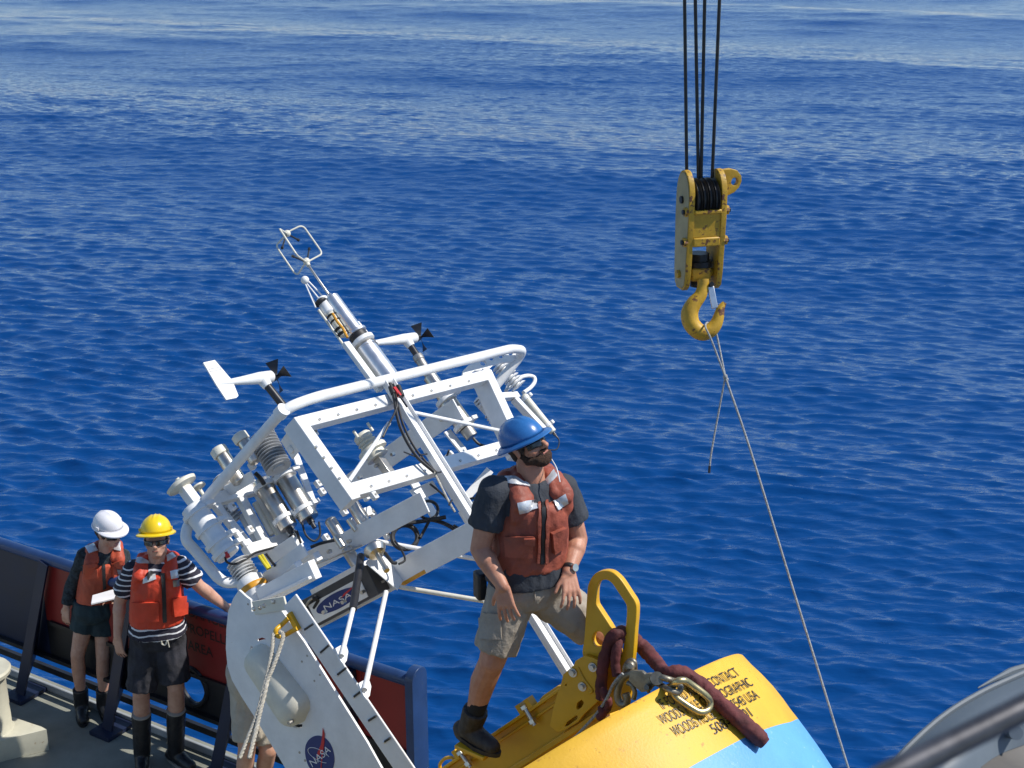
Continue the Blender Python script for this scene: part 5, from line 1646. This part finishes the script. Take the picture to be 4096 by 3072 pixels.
def torso_rings(J, tr, tf, g, top=True, s=1.0, belly=0.0, chest_w=.175, waist_w=.15, hip_w=.165):
    """loft rings from hip to shoulders, grown outward by g"""
    hip, wa, ch, nk = J['hip'], J['waist'], J['chest'], J['neck']
    R = [(hip, tr, tf, hip_w * s + g, .115 * s + g, .125 * s + g),
         (wa, tr, tf, waist_w * s + g, .108 * s + g + belly, .10 * s + g),
         (wa.lerp(ch, .55), tr, tf, (waist_w * .45 + chest_w * .55) * s + g, .118 * s + g, .105 * s + g),
         (ch, tr, tf, chest_w * s + g, .122 * s + g, .112 * s + g)]
    if top:
        R += [(ch.lerp(nk, .55), tr, tf, (chest_w + .004) * s + g * .8, .098 * s + g, .105 * s + g),
              (ch.lerp(nk, .85), tr, tf, .12 * s + g, .07 * s + g * .7, .085 * s + g * .7),
              (nk, tr, tf, .062 * s + g * .5, .055 * s + g * .4, .06 * s + g * .4)]
    return R

def make_person(label, J, tr, tf, hf, hu, s, cfg):
    """J: joints in world space"""
    base = Vector((J['hip'].x, J['hip'].y, min(J['anL'].z, J['anR'].z) - .09))
    P = thing('person', base, label, 'person')
    V = cfg.get('voxel', .007)
    tr = Vector(tr).normalized(); tf = Vector(tf).normalized()
    mb = MB()
    hs = s * cfg.get('head_s', .95)
    f, u, r, q = add_head(mb, J['head'], hf, hu, hs, cfg.get('nose', 1.0))
    mb.capsule(J['neck'] - Z3 * .03, J['head'] - u * .045 * s - f * .015 * s, .062 * s, .056 * s, 16)
    mb.loft(torso_rings(J, tr, tf, -.008, True, s, 0, cfg.get('chest_w', .175), cfg.get('waist_w', .15), cfg.get('hip_w', .165)))
    am = cfg.get('arm', 1.0)
    for sd in 'LR':
        sh, el, wr, tip = J['sh' + sd], J['el' + sd], J['wr' + sd], J['tip' + sd]
        mb.capsule(J['chest'].lerp(J['neck'], .4) + (sh - J['chest']) * .3, sh, .06 * s, .056 * s * am)
        mb.capsule(sh, sh.lerp(el, .45), .055 * s * am, .051 * s * am); mb.capsule(sh.lerp(el, .45), el, .051 * s * am, .041 * s * am)
        fo = el.lerp(wr, .3)
        mb.capsule(el, fo, .041 * s * am, .044 * s * am); mb.capsule(fo, wr, .044 * s * am, .0285 * s, s=.88, sdir=cfg.get('palm' + sd, tf))
        hand(mb, wr, tip - wr, cfg.get('palm' + sd, tf), s * 1.0, cfg.get('curl' + sd, .3), cfg.get('thumb' + sd, 1), cfg.get('spread', .10))
        hp_, kn, an = J['hp' + sd], J['kn' + sd], J['an' + sd]
        lg_ = cfg.get('leg', 1.0)
        mb.capsule(hp_, kn, .088 * s * lg_, .058 * s * lg_)
        ca = kn.lerp(an, .32)
        bk_ = -tf * .016 * s
        mb.capsule(kn, ca + bk_, .056 * s * lg_, .0575 * s * lg_); mb.capsule(ca + bk_, kn.lerp(an, .75), .0575 * s * lg_, .040 * s * lg_); mb.capsule(kn.lerp(an, .75), an, .040 * s * lg_, .037 * s)
    body = add_mesh('body', remesh(mb, V, 3, .5), cfg['skin'], P)
    body['label'] = 'bare skin of face, arms and legs'
    mb = MB(); mb.capsule(q(-.017, .0895, -.0635), q(.017, .0895, -.0635), .0042 * s, .0042 * s, 8); mb.build('lips', LIP, P)
    # hair and beard
    mb = MB(); mb.ball(q(0, -.028, .02), .1 * hs, 18, (r, f, u), (.80, .86, .86)); mb.ball(q(0, -.055, -.035), .1 * hs, 14, (r, f, u), (.60, .48, .48))
    if cfg.get('longhair'):
        mb.ball(q(0, -.085, -.015), .1 * hs, 14, (r, f, u), (.60, .52, .62)); mb.ball(q(.0, -.10, -.06), .1 * hs, 12, (r, f, u), (.34, .30, .5))
    for x in (-1, 1):
        mb.ball(q(x * .070, .018, -.002), .1 * hs, 10, (r, f, u), (.10, .16, .30))
    add_mesh('hair', remesh(mb, .007, 1, .5, .003, 60), HAIR, P)
    if cfg.get('beard'):
        mb = MB()
        mb.ball(q(0, .054, -.092), .1 * hs, 16, (r, f, u), (.50, .44, .36))
        for x in (-1, 1):
            mb.capsule(q(x * .066, -.004, -.030), q(x * .058, .018, -.070), .013 * hs, .019 * hs, 10); mb.capsule(q(x * .058, .018, -.070), q(x * .030, .060, -.084), .021 * hs, .027 * hs, 10)
            mb.capsule(q(x * .030, .060, -.084), q(0, .066, -.094), .027 * hs, .030 * hs, 10)
        mb.capsule(q(-.026, .086, -.052), q(0, .098, -.047), .008 * hs, .0085 * hs, 8); mb.capsule(q(.026, .086, -.052), q(0, .098, -.047), .008 * hs, .0085 * hs, 8)
        mb.ball(q(0, .078, -.088), .1 * hs, 10, (r, f, u), (.22, .14, .10))
        add_mesh('beard', remesh(mb, .005, 1, .4, .0025, 90), BEARD, P)
    sunglasses(q, r, f, u, hs, P)
    hat = hard_hat(J['head'] + u * cfg.get('hat_up', .022) * hs - f * .008, f, (u + f * cfg.get('hat_pitch', 0)).normalized(), r, hs * cfg.get('hat_s', 1.0), cfg['hat'], P, cfg['hat_style'])
    # shirt
    mb = MB(); R = torso_rings(J, tr, tf, .012, True, s, cfg.get('belly', 0), cfg.get('chest_w', .175), cfg.get('waist_w', .15), cfg.get('hip_w', .165))
    drop = cfg.get('shirt_drop', .0)
    R[0] = (J['hip'] + Z3 * (.04 - drop), tr, tf, R[0][3] + .004, R[0][4] + .006, R[0][5] + .006)
    if cfg.get('untucked'):
        R[0] = (R[0][0], tr, tf, R[0][3] + .020, R[0][4] + .020, R[0][5] + .020); R[1] = (R[1][0], tr, tf, R[1][3] + .012, R[1][4] + .012, R[1][5] + .01)
    mb.loft(R)
    for sd in 'LR':
        sh, el, wr = J['sh' + sd], J['el' + sd], J['wr' + sd]
        mb.capsule(J['chest'].lerp(J['neck'], .4) + (sh - J['chest']) * .3, sh, .066 * s, .068 * s * am)
        if cfg.get('long_sleeve'):
            mb.capsule(sh, el, .066 * s * am, .054 * s * am); mb.capsule(el, el.lerp(wr, .86), .054 * s * am, .043 * s, flat2=True)
        else:
            t = cfg.get('sleeve', .62)
            mb.capsule(sh, sh.lerp(el, t), .068 * s * am, (.075 if not cfg.get('tight') else .066) * s * am, flat2=True)
    shirt = add_mesh('shirt', remesh(mb, .008, 2, .5, .0045, 16, 3.0, (1, 1, .6)), cfg['shirt'], P)
    # shorts
    mb = MB(); hw = cfg.get('hip_w', .165)
    mb.loft([(J['hip'] + Z3 * .09 * s, tr, tf, hw * s * .98 + .012, .118 * s + .012, .118 * s + .012), (J['hip'], tr, tf, hw * s + .02, .125 * s + .014, .135 * s + .016), (J['hip'] - Z3 * .07 * s, tr, tf, hw * s + .012, .105 * s + .01, .12 * s + .01), (J['hip'] - Z3 * .10 * s, tr, tf, hw * s * .6, .07 * s, .08 * s)])
    for sd in 'LR':
        hp_, kn, an = J['hp' + sd], J['kn' + sd], J['an' + sd]
        t = cfg.get('hem' + sd, .9)
        e = hp_.lerp(kn, min(t, 1))
        hr = cfg.get('hem_r', .096) * s
        if t > 1:
            mb.capsule(hp_, kn, .108 * s, hr); mb.capsule(kn, kn.lerp(an, (t - 1) * 1.05), hr, hr * 1.03, flat2=True)
        else:
            mb.capsule(hp_, e, .110 * s, hr, flat2=True)
    shorts = add_mesh('shorts', remesh(mb, .008, 2, .5, .006, 13, 9.0, (1, 1, .55)), cfg['shorts'], P)
    # life vest: padded body, two shoulder straps and collar
    mb = MB(); g = .034 * cfg.get('vest_g', 1.0)
    hip, wa, ch, nk = J['hip'], J['waist'], J['chest'], J['neck']
    vb = wa.lerp(hip, cfg.get('vest_low', .25))
    cw, ww = cfg.get('chest_w', .175), cfg.get('waist_w', .15)
    mb.loft([(vb, tr, tf, ww * s + g + .012, .112 * s + g + .008, .104 * s + g), (wa.lerp(ch, .3), tr, tf, (ww * .6 + cw * .4) * s + g + .004, .122 * s + g, .11 * s + g), (ch, tr, tf, cw * s + g - .012, .128 * s + g, .116 * s + g), (ch.lerp(nk, .28), tr, tf, cw * s * .93 + g * .3, .122 * s + g, .112 * s + g), (ch.lerp(nk, cfg.get('vest_top', .46)), tr, tf, cw * s * .80, .108 * s + g, .105 * s + g)])
    for x in (-1, 1):
        def tp(a, b, c): return ch.lerp(nk, c) + tr * (x * a * s) + tf * (b * s)
        mb.capsule(tp(.105, .100, .2), tp(.105, .105, .62), .044 * s, .040 * s, s=.62, sdir=tf)
        mb.capsule(tp(.105, .105, .62), tp(.098, .035, .98), .040 * s, .036 * s, s=.8, sdir=tf + Z3)
        mb.capsule(tp(.098, .035, .98), tp(.098, -.06, .98), .036 * s, .036 * s, s=.7, sdir=Z3)
        mb.capsule(tp(.098, -.06, .98), tp(.11, -.11, .4), .036 * s, .045 * s, s=.7, sdir=tf)
        mb.capsule(tp(.062, .095, .68), tp(.070, .0, 1.10), .022 * s, .024 * s)
        mb.capsule(tp(.070, .0, 1.10), tp(.04, -.075, 1.12), .024 * s, .026 * s)
    mb.capsule(ch.lerp(nk, 1.12) + tr * -.04 * s - tf * .075 * s, ch.lerp(nk, 1.12) + tr * .04 * s - tf * .075 * s, .026 * s, .026 * s)
    mb.capsule(ch.lerp(nk, .8) - tr * .08 * s - tf * .085 * s, ch.lerp(nk, .8) + tr * .08 * s - tf * .085 * s, .05 * s, .05 * s)
    vest = add_mesh('life_vest', remesh(mb, .008, 2, .5, .0055, 12, 21.0, (1, 1, .7)), cfg['vest'], P)
    # footwear
    for sd in 'LR':
        an, toe = J['an' + sd], J['toe' + sd]
        fd = Vector((toe.x - an.x, toe.y - an.y, 0)).normalized()
        s0, s = s, s * cfg.get('boot_s', 1.06)
        sl = an.z - J['sole' + sd]
        g0 = Vector((an.x, an.y, J['sole' + sd]))
        mb = MB()
        heel = g0 - fd * .055 * s + Z3 * .04 * s; mid = g0 + fd * .06 * s + Z3 * .045 * s; tp_ = g0 + fd * .145 * s + Z3 * .034 * s
        mb.capsule(heel, mid, .041 * s, .042 * s); mb.capsule(mid, tp_, .045 * s, .037 * s); mb.capsule(an - fd * .006, mid, .050 * s, .044 * s)
        top = cfg.get('boot_top', .10)
        kn = J['kn' + sd]
        mb.capsule(an, an.lerp(kn, top / .40), .053 * s, cfg.get('boot_r', .056) * s, flat2=True)
        bt = add_mesh('boot', remesh(mb, .007, 2, .5, .002, 20), cfg['boot'], P)
        mb = MB(); n_ = 18; vs = []
        lat = Z3.cross(fd)
        for zz, k_ in ((0.0, 1.0), (.022 * s, 1.03)):
            for i in range(n_):
                a = 2 * math.pi * i / n_
                ln = math.cos(a); 
                wd_ = (.043 + .006 * (ln > 0)) * s
                vs.append(g0 + fd * (.045 * s + .145 * s * ln * k_) + lat * (math.sin(a) * wd_ * k_) + Z3 * zz)
        fs = [tuple(range(n_))[::-1], tuple(range(n_, 2 * n_))] + [(i, (i + 1) % n_, n_ + (i + 1) % n_, n_ + i) for i in range(n_)]
        MB().add(vs, fs).build('sole', cfg.get('sole', SOLE), bt)
        if cfg.get('sock'):
            mb = MB(); mb.capsule(an.lerp(kn, .08), an.lerp(kn, cfg['sock'] / .4), .045 * s, .046 * s, flat2=True); add_mesh('sock', remesh(mb, .007, 2), SOCK, P)
        s = s0
    return P, dict(body=body, shirt=shirt, vest=vest, shorts=shorts, q=q, r=r, f=f, u=u)

def joints(Y, table):
    return {k: at_y(v[0], v[1], Y + (v[2] if len(v) > 2 else 0)) for k, v in table.items()}

# ------------------------------------------------------------------ man standing on the buoy
YM = 5.58
J = joints(YM, dict(head=(526.5, 444), neck=(532, 478.5), chest=(531, 509), waist=(528, 551), hip=(529, 584),
    shL=(494, 492, -.07), elL=(480, 549, -.10), wrL=(502.5, 586, -.21), tipL=(508, 616, -.24),
    shR=(562, 490, .07), elR=(578, 539, .08), wrR=(568.5, 572, -.08), tipR=(572.5, 600, -.16),
    hpL=(512, 592, -.03), knL=(492, 661, -.10), anL=(470, 728, -.02), toeL=(490, 746, -.11),
    hpR=(545, 592, .03), knR=(603, 636, .03), anR=(598, 712, .18), toeR=(612, 722, .05)))
zl = at_y(471, 744.5, YM - .05).z
J['soleL'] = zl; J['soleR'] = J['anR'].z - .085
cfg = dict(skin=SKIN1, voxel=.0045, nose=1.05, beard=True, hat=HATB, hat_style='full', hat_pitch=-.06, hat_up=-.004, head_s=.89, hat_s=.95, boot_s=1.0, untucked=True, shirt=TEE, shorts=KHAKI, vest=VESTA, boot=BOOTM, sole=BOOTM,
    sock=.175, boot_top=.11, boot_r=.060, hemL=.84, hemR=.80, hem_r=.096, sleeve=.60, arm=1.06, leg=1.04, chest_w=.142, waist_w=.130, hip_w=.158, belly=.01, vest_g=.80, vest_low=.30, shirt_drop=.0,
    palmL=Vector((-.35, -.85, .35)), palmR=Vector((.25, -.55, .80)), thumbL=-1, thumbR=-1, curlL=.22, curlR=.38, spread=.13)
man, Q = make_person('bearded man in blue full brim hard hat standing astride the buoy', J, (.90, .43, 0), (.43, -.90, 0), (.72, -.58, .46), (-.36, .12, .93), 1.0, cfg)
def m1(x, y): return (425 + x / 11.06, 405 + y / 11.06)
def m2(x, y): return (425 + x / 11.06, 545 + y / 11.06)
vb_ = bvh_of(Q['vest'])
patch('reflective_strip', [m1(1020, 1085), m1(1255, 1035), m1(1270, 1140), m1(1045, 1195)], vb_, REFL, Q['vest'])
patch('reflective_strip', [m1(1420, 1065), m1(1550, 985), m1(1580, 1075), m1(1465, 1165)], vb_, REFL, Q['vest'])
patch('reflective_strip', [m1(850, 800), m1(1000, 800), m1(1180, 910), m1(890, 862)], vb_, REFL, Q['vest'])
patch('reflective_strip', [m1(1100, 850), m1(1170, 900), m1(1250, 985), m1(1180, 950)], vb_, REFL, Q['vest'])
patch('reflective_strip', [m1(1420, 725), m1(1462, 785), m1(1345, 915), m1(1335, 830)], vb_, REFL, Q['vest'])
patch('zip', [m1(1292, 985), m1(1332, 985), m2(1312, 205), m2(1272, 205)], vb_, BLACK, Q['vest'], nu=3, nv=20, thick=.006)
patch('vest_pocket', [m1(1385, 1410), m1(1535, 1345), m1(1530, 1560), m1(1410, 1640)], vb_, VESTA, Q['vest'], thick=.016)
patch('vest_pocket', [m1(900, 1450), m1(1195, 1440), m2(1180, 130), m2(910, 120)], vb_, VESTA, Q['vest'], thick=.012)
patch('pocket_flap', [m1(1105, 1455), m1(1205, 1450), m1(1200, 1520), m1(1110, 1520)], vb_, VESTA, Q['vest'], thick=.026)
patch('vest_edge', [m1(1250, 1000), m1(1278, 990), m2(1262, 190), m2(1235, 190)], vb_, VESTA, Q['vest'], nu=3, nv=18, thick=.010)
patch('vest_edge', [m1(1338, 985), m1(1366, 985), m2(1345, 190), m2(1318, 190)], vb_, VESTA, Q['vest'], nu=3, nv=18, thick=.010)
sbv = bvh_of(Q['shorts'])
patch('fly_seam', [m2(1195, 420), m2(1203, 420), m2(1222, 620), m2(1214, 620)], sbv, KHAKI, Q['shorts'], nu=2, nv=10, thick=.003)
patch('cargo_pocket', [m2(612, 745), m2(840, 760), m2(850, 1040), m2(615, 1040)], sbv, KHAKI, Q['shorts'], thick=.006)
# watch, radio pouch
wv = (J['wrR'] - J['elR']).normalized(); wc = J['wrR'] - wv * .022
mb = MB(); mb.lathe(wc - wv * .008, wv, [(.031, 0), (.033, .003), (.033, .015), (.031, .018)], 20); w_ = mb.build('watch', BLACK, man)
p_ = wc + Vector((.55, -.6, .35)).normalized() * .032; nn_ = (p_ - wc).normalized(); mb = MB(); mb.cyl(p_ - nn_ * .003, p_ + nn_ * .009, .017, seg=16); mb.build('watch_dial', STEEL, w_)
mb = MB(); pc = at_y(480, 585, YM + .02); mb.box(pc, Vector((.9, .43, 0)), Vector((-.43, .9, 0)), Z3, .045, .07, .13); pb_ = mb.build('belt_pouch', BLACK, man); bevel(pb_, .012)
q = Q['q']
mb = MB(); mb.tube(catmull([q(-.06, .05, -.12), q(-.01, .10, -.16), q(.02, .11, -.22)], 5), .003, 6); mb.build('chin_cord', WHITE, man)
# the ledge his boot rests on
st_ = Vector((J['anL'].x + .02, J['anL'].y - .05, zl - .012))
mb = MB(); mb.box(st_, Vector((.8, -.6, 0)), Vector((.6, .8, 0)), Z3, .17, .08, .02); o = mb.build('foot_ledge', YELLOW, buoy); bevel(o, .004)

# ------------------------------------------------------------------ crew at the bulwark
YY = 8.16
J = joints(YY, dict(head=(156.5, 540), neck=(157, 560), chest=(157, 583), waist=(157, 613), hip=(158, 633),
    shL=(133.5, 570, 0), elL=(120, 601, .02), wrL=(117.5, 636, -.04), tipL=(121, 662, -.06),
    shR=(180, 566, .02), elR=(199, 586, .05), wrR=(226, 607, .10), tipR=(243, 617, .12),
    hpL=(147.5, 637, 0), knL=(141, 692, -.06), anL=(141.5, 748, .02), toeL=(140, 768, -.2),
    hpR=(169, 636, .02), knR=(176, 687, -.05), anR=(175, 742, .04), toeR=(196, 760, -.10)))
J['soleL'] = 0.004; J['soleR'] = 0.004
J['anL'].z = .085; J['anR'].z = .085
cfg = dict(skin=SKIN2, voxel=.007, hat=HATY, hat_style='full', shirt=STRIPES, shorts=DARKSH, vest=VESTB, boot=RUBBERB, sole=SOLE, boot_top=.26, boot_r=.062,
    hemL=.93, hemR=.88, hem_r=.10, sleeve=.72, vest_low=.28, shirt_drop=.025, untucked=True, palmL=Vector((-.5, -.8, 0)), palmR=Vector((0, -.5, .85)), thumbL=-1, thumbR=1, curlL=.25, curlR=.15, chest_w=.146, waist_w=.135, hip_w=.155, vest_g=.85, vest_top=.62)
man2, Q = make_person('smiling man in yellow hard hat and striped shirt at the bulwark', J, (.99, .12, 0), (.10, -.99, 0), (.10, -.94, .26), (-.06, .3, .95), .99, cfg)
def z6(x, y): return (x / 8.64, 487.5 + y / 8.64)
vb_ = bvh_of(Q['vest'])
patch('reflective_strip', [z6(1150, 615), z6(1230, 608), z6(1320, 660), z6(1190, 655)], vb_, REFL, Q['vest'])
patch('reflective_strip', [z6(1440, 590), z6(1490, 560), z6(1515, 600), z6(1450, 640)], vb_, REFL, Q['vest'])
patch('reflective_strip', [z6(1470, 725), z6(1555, 705), z6(1562, 770), z6(1480, 785)], vb_, REFL, Q['vest'])
patch('reflective_strip', [z6(1232, 790), z6(1340, 735), z6(1350, 790), z6(1240, 830)], vb_, REFL, Q['vest'])
patch('zip', [z6(1390, 740), z6(1425, 740), z6(1440, 1160), z6(1408, 1165)], vb_, BLACK, Q['vest'], nu=3, nv=16, thick=.006)
patch('round_badge', [z6(1492, 800), z6(1540, 795), z6(1545, 850), z6(1497, 855)], vb_, DULL, Q['vest'])
patch('vest_pocket', [z6(1480, 960), z6(1612, 925), z6(1605, 1090), z6(1490, 1105)], vb_, VESTB, Q['vest'], thick=.024)
patch('vest_pocket', [z6(1150, 990), z6(1370, 985), z6(1375, 1150), z6(1155, 1160)], vb_, VESTB, Q['vest'], thick=.012)
patch('clip_light', [z6(1265, 740), z6(1310, 715), z6(1320, 760), z6(1280, 800)], vb_, BLACK, Q['vest'], thick=.025)
q = Q['q']; sb = bvh_of(Q['shorts'])
for pts in (((1395, 1325), (1400, 1352), (1430, 1358), (1445, 1322), (1462, 1378)),):
    P_ = []
    for x, y in pts:
        h = sb.ray_cast(CAM, ray(*z6(x, y)).normalized())
        if h[0]: P_.append(h[0] - ray(*z6(x, y)).normalized() * .02)
    if len(P_) > 2:
        mb = MB(); mb.tube(catmull(P_, 4), .005, 6); mb.build('drawstring', CREAM, man2)
for sd in 'LR':
    mb = MB(); an, kn = J['an' + sd], J['kn' + sd]; c_ = an.lerp(kn, .26 / .40); d_ = (kn - an).normalized()
    mb.lathe(c_ - d_ * .004, d_, [(.060, 0), (.064, .002), (.064, .009), (.060, .011)], 22); mb.build('boot_trim', SOLE, man2)

YW = 8.80
J = joints(YW, dict(head=(109, 532, -.06), neck=(104.5, 549, -.03), chest=(102, 567, 0), waist=(99, 591), hip=(96, 608),
    shL=(84.5, 555, -.02), elL=(71, 587, .0), wrL=(66.5, 607, -.04), tipL=(65, 626, -.05),
    shR=(122, 556, .03), elR=(127, 579, -.05), wrR=(115, 596, -.22), tipR=(104, 598, -.30),
    hpL=(87, 611, 0), knL=(77.5, 655, -.05), anL=(81, 700, .0), toeL=(82, 716, -.2),
    hpR=(104, 611, .02), knR=(103, 657, -.04), anR=(103.5, 701, .0), toeR=(111, 715, -.15)))
J['anL'].z = .085; J['anR'].z = .085; J['soleL'] = .004; J['soleR'] = .004
cfg = dict(skin=SKIN2, voxel=.007, hat=HATW, hat_style='cap', longhair=True, shirt=FLANNEL, long_sleeve=True, shorts=TEALSH, vest=VESTC, boot=RUBBERB, sole=RUBBERB, boot_top=.13, boot_r=.055,
    hemL=.42, hemR=.48, hem_r=.098, vest_low=.30, chest_w=.132, waist_w=.116, hip_w=.142, vest_g=.85, arm=.86, leg=.92, palmL=Vector((-.5, -.8, 0)), palmR=Vector((0, -.2, .95)), thumbL=-1, thumbR=1, curlL=.3, curlR=.3)
wom, Q = make_person('person in white hard hat looking down at papers, dark shirt and shorts', J, (.94, .33, 0), (.33, -.94, 0), (.80, -.58, -.10), (.06, -.10, .97), .93, cfg)
vb_ = bvh_of(Q['vest'])
patch('reflective_strip', [z6(720, 470), z6(795, 445), z6(840, 545), z6(770, 570)], vb_, REFL, Q['vest'])
patch('reflective_strip', [z6(965, 470), z6(1035, 455), z6(1040, 550), z6(960, 530)], vb_, REFL, Q['vest'])
patch('zip', [z6(875, 590), z6(905, 600), z6(915, 870), z6(890, 880)], vb_, BLACK, Q['vest'], nu=3, nv=14, thick=.006)
patch('vest_pocket', [z6(965, 650), z6(1055, 630), z6(1050, 760), z6(970, 780)], vb_, VESTC, Q['vest'], thick=.018)
patch('round_badge', [z6(995, 690), z6(1045, 685), z6(1045, 735), z6(998, 740)], vb_, DULL, Q['vest'], off=.024)
patch('vest_pocket', [z6(735, 670), z6(840, 655), z6(850, 770), z6(745, 790)], vb_, VESTC, Q['vest'], thick=.014)
# papers in the hand
zp = at_y(105, 598, YW - .32).z
top_ = [at_z(91, 603.5, zp), at_z(118, 597, zp), at_z(119, 587.5, zp), at_z(92, 600, zp)]
top_[3] = top_[3].lerp(top_[0] + (top_[2] - top_[1]), .8)
pl_ = MB(); pl_.add([p for p in top_] + [p - Z3 * .014 for p in top_], [(0, 1, 2, 3), (7, 6, 5, 4), (0, 4, 5, 1), (1, 5, 6, 2), (2, 6, 7, 3), (3, 7, 4, 0)])
PAPER = mat('paper_white', (0.74, 0.72, 0.72), 0.7, var=0.05)
o = pl_.build('clipboard', PAPER, None, label='pad of white papers held by the person in white hard hat', cat='papers'); bevel(o, .003)

# ------------------------------------------------------------------ crew member bending behind the vane
YT = 7.55
J = joints(YT, dict(head=(283, 633, -.12), neck=(272, 645, -.06), chest=(262, 654), waist=(256, 668), hip=(251, 682),
    shL=(258, 650, -.14), elL=(262, 685, -.16), wrL=(280, 700, -.2), tipL=(292, 700, -.22),
    shR=(276, 655, .12), elR=(290, 668, .05), wrR=(300, 645, -.05), tipR=(303, 632, -.06),
    hpL=(247, 688, -.03), knL=(247, 747, -.16), anL=(246, 805, .0), toeL=(248, 820, -.15),
    hpR=(260, 688, .06), knR=(268, 750, -.08), anR=(264, 800, .1), toeR=(270, 815, 0)))
J['anL'].z = .085; J['anR'].z = .085; J['soleL'] = .004; J['soleR'] = .004
cfg = dict(skin=SKIN2, voxel=.008, hat=HATW, hat_style='cap', shirt=VESTC, shorts=CREAMSH, vest=VESTB, boot=BOOTM, sole=BOOTM, boot_top=.08, hemL=.88, hemR=.88, hem_r=.088, vest_low=.3,
    palmL=Vector((0, -.5, .8)), palmR=Vector((-.3, -.9, 0)), thumbL=1, thumbR=1)
make_person('stooping person in cream shorts half hidden behind the white vane', J, (.35, .80, -.2), (.75, -.40, -.52), (.80, -.35, -.45), (.35, -.2, .8), .97, cfg)
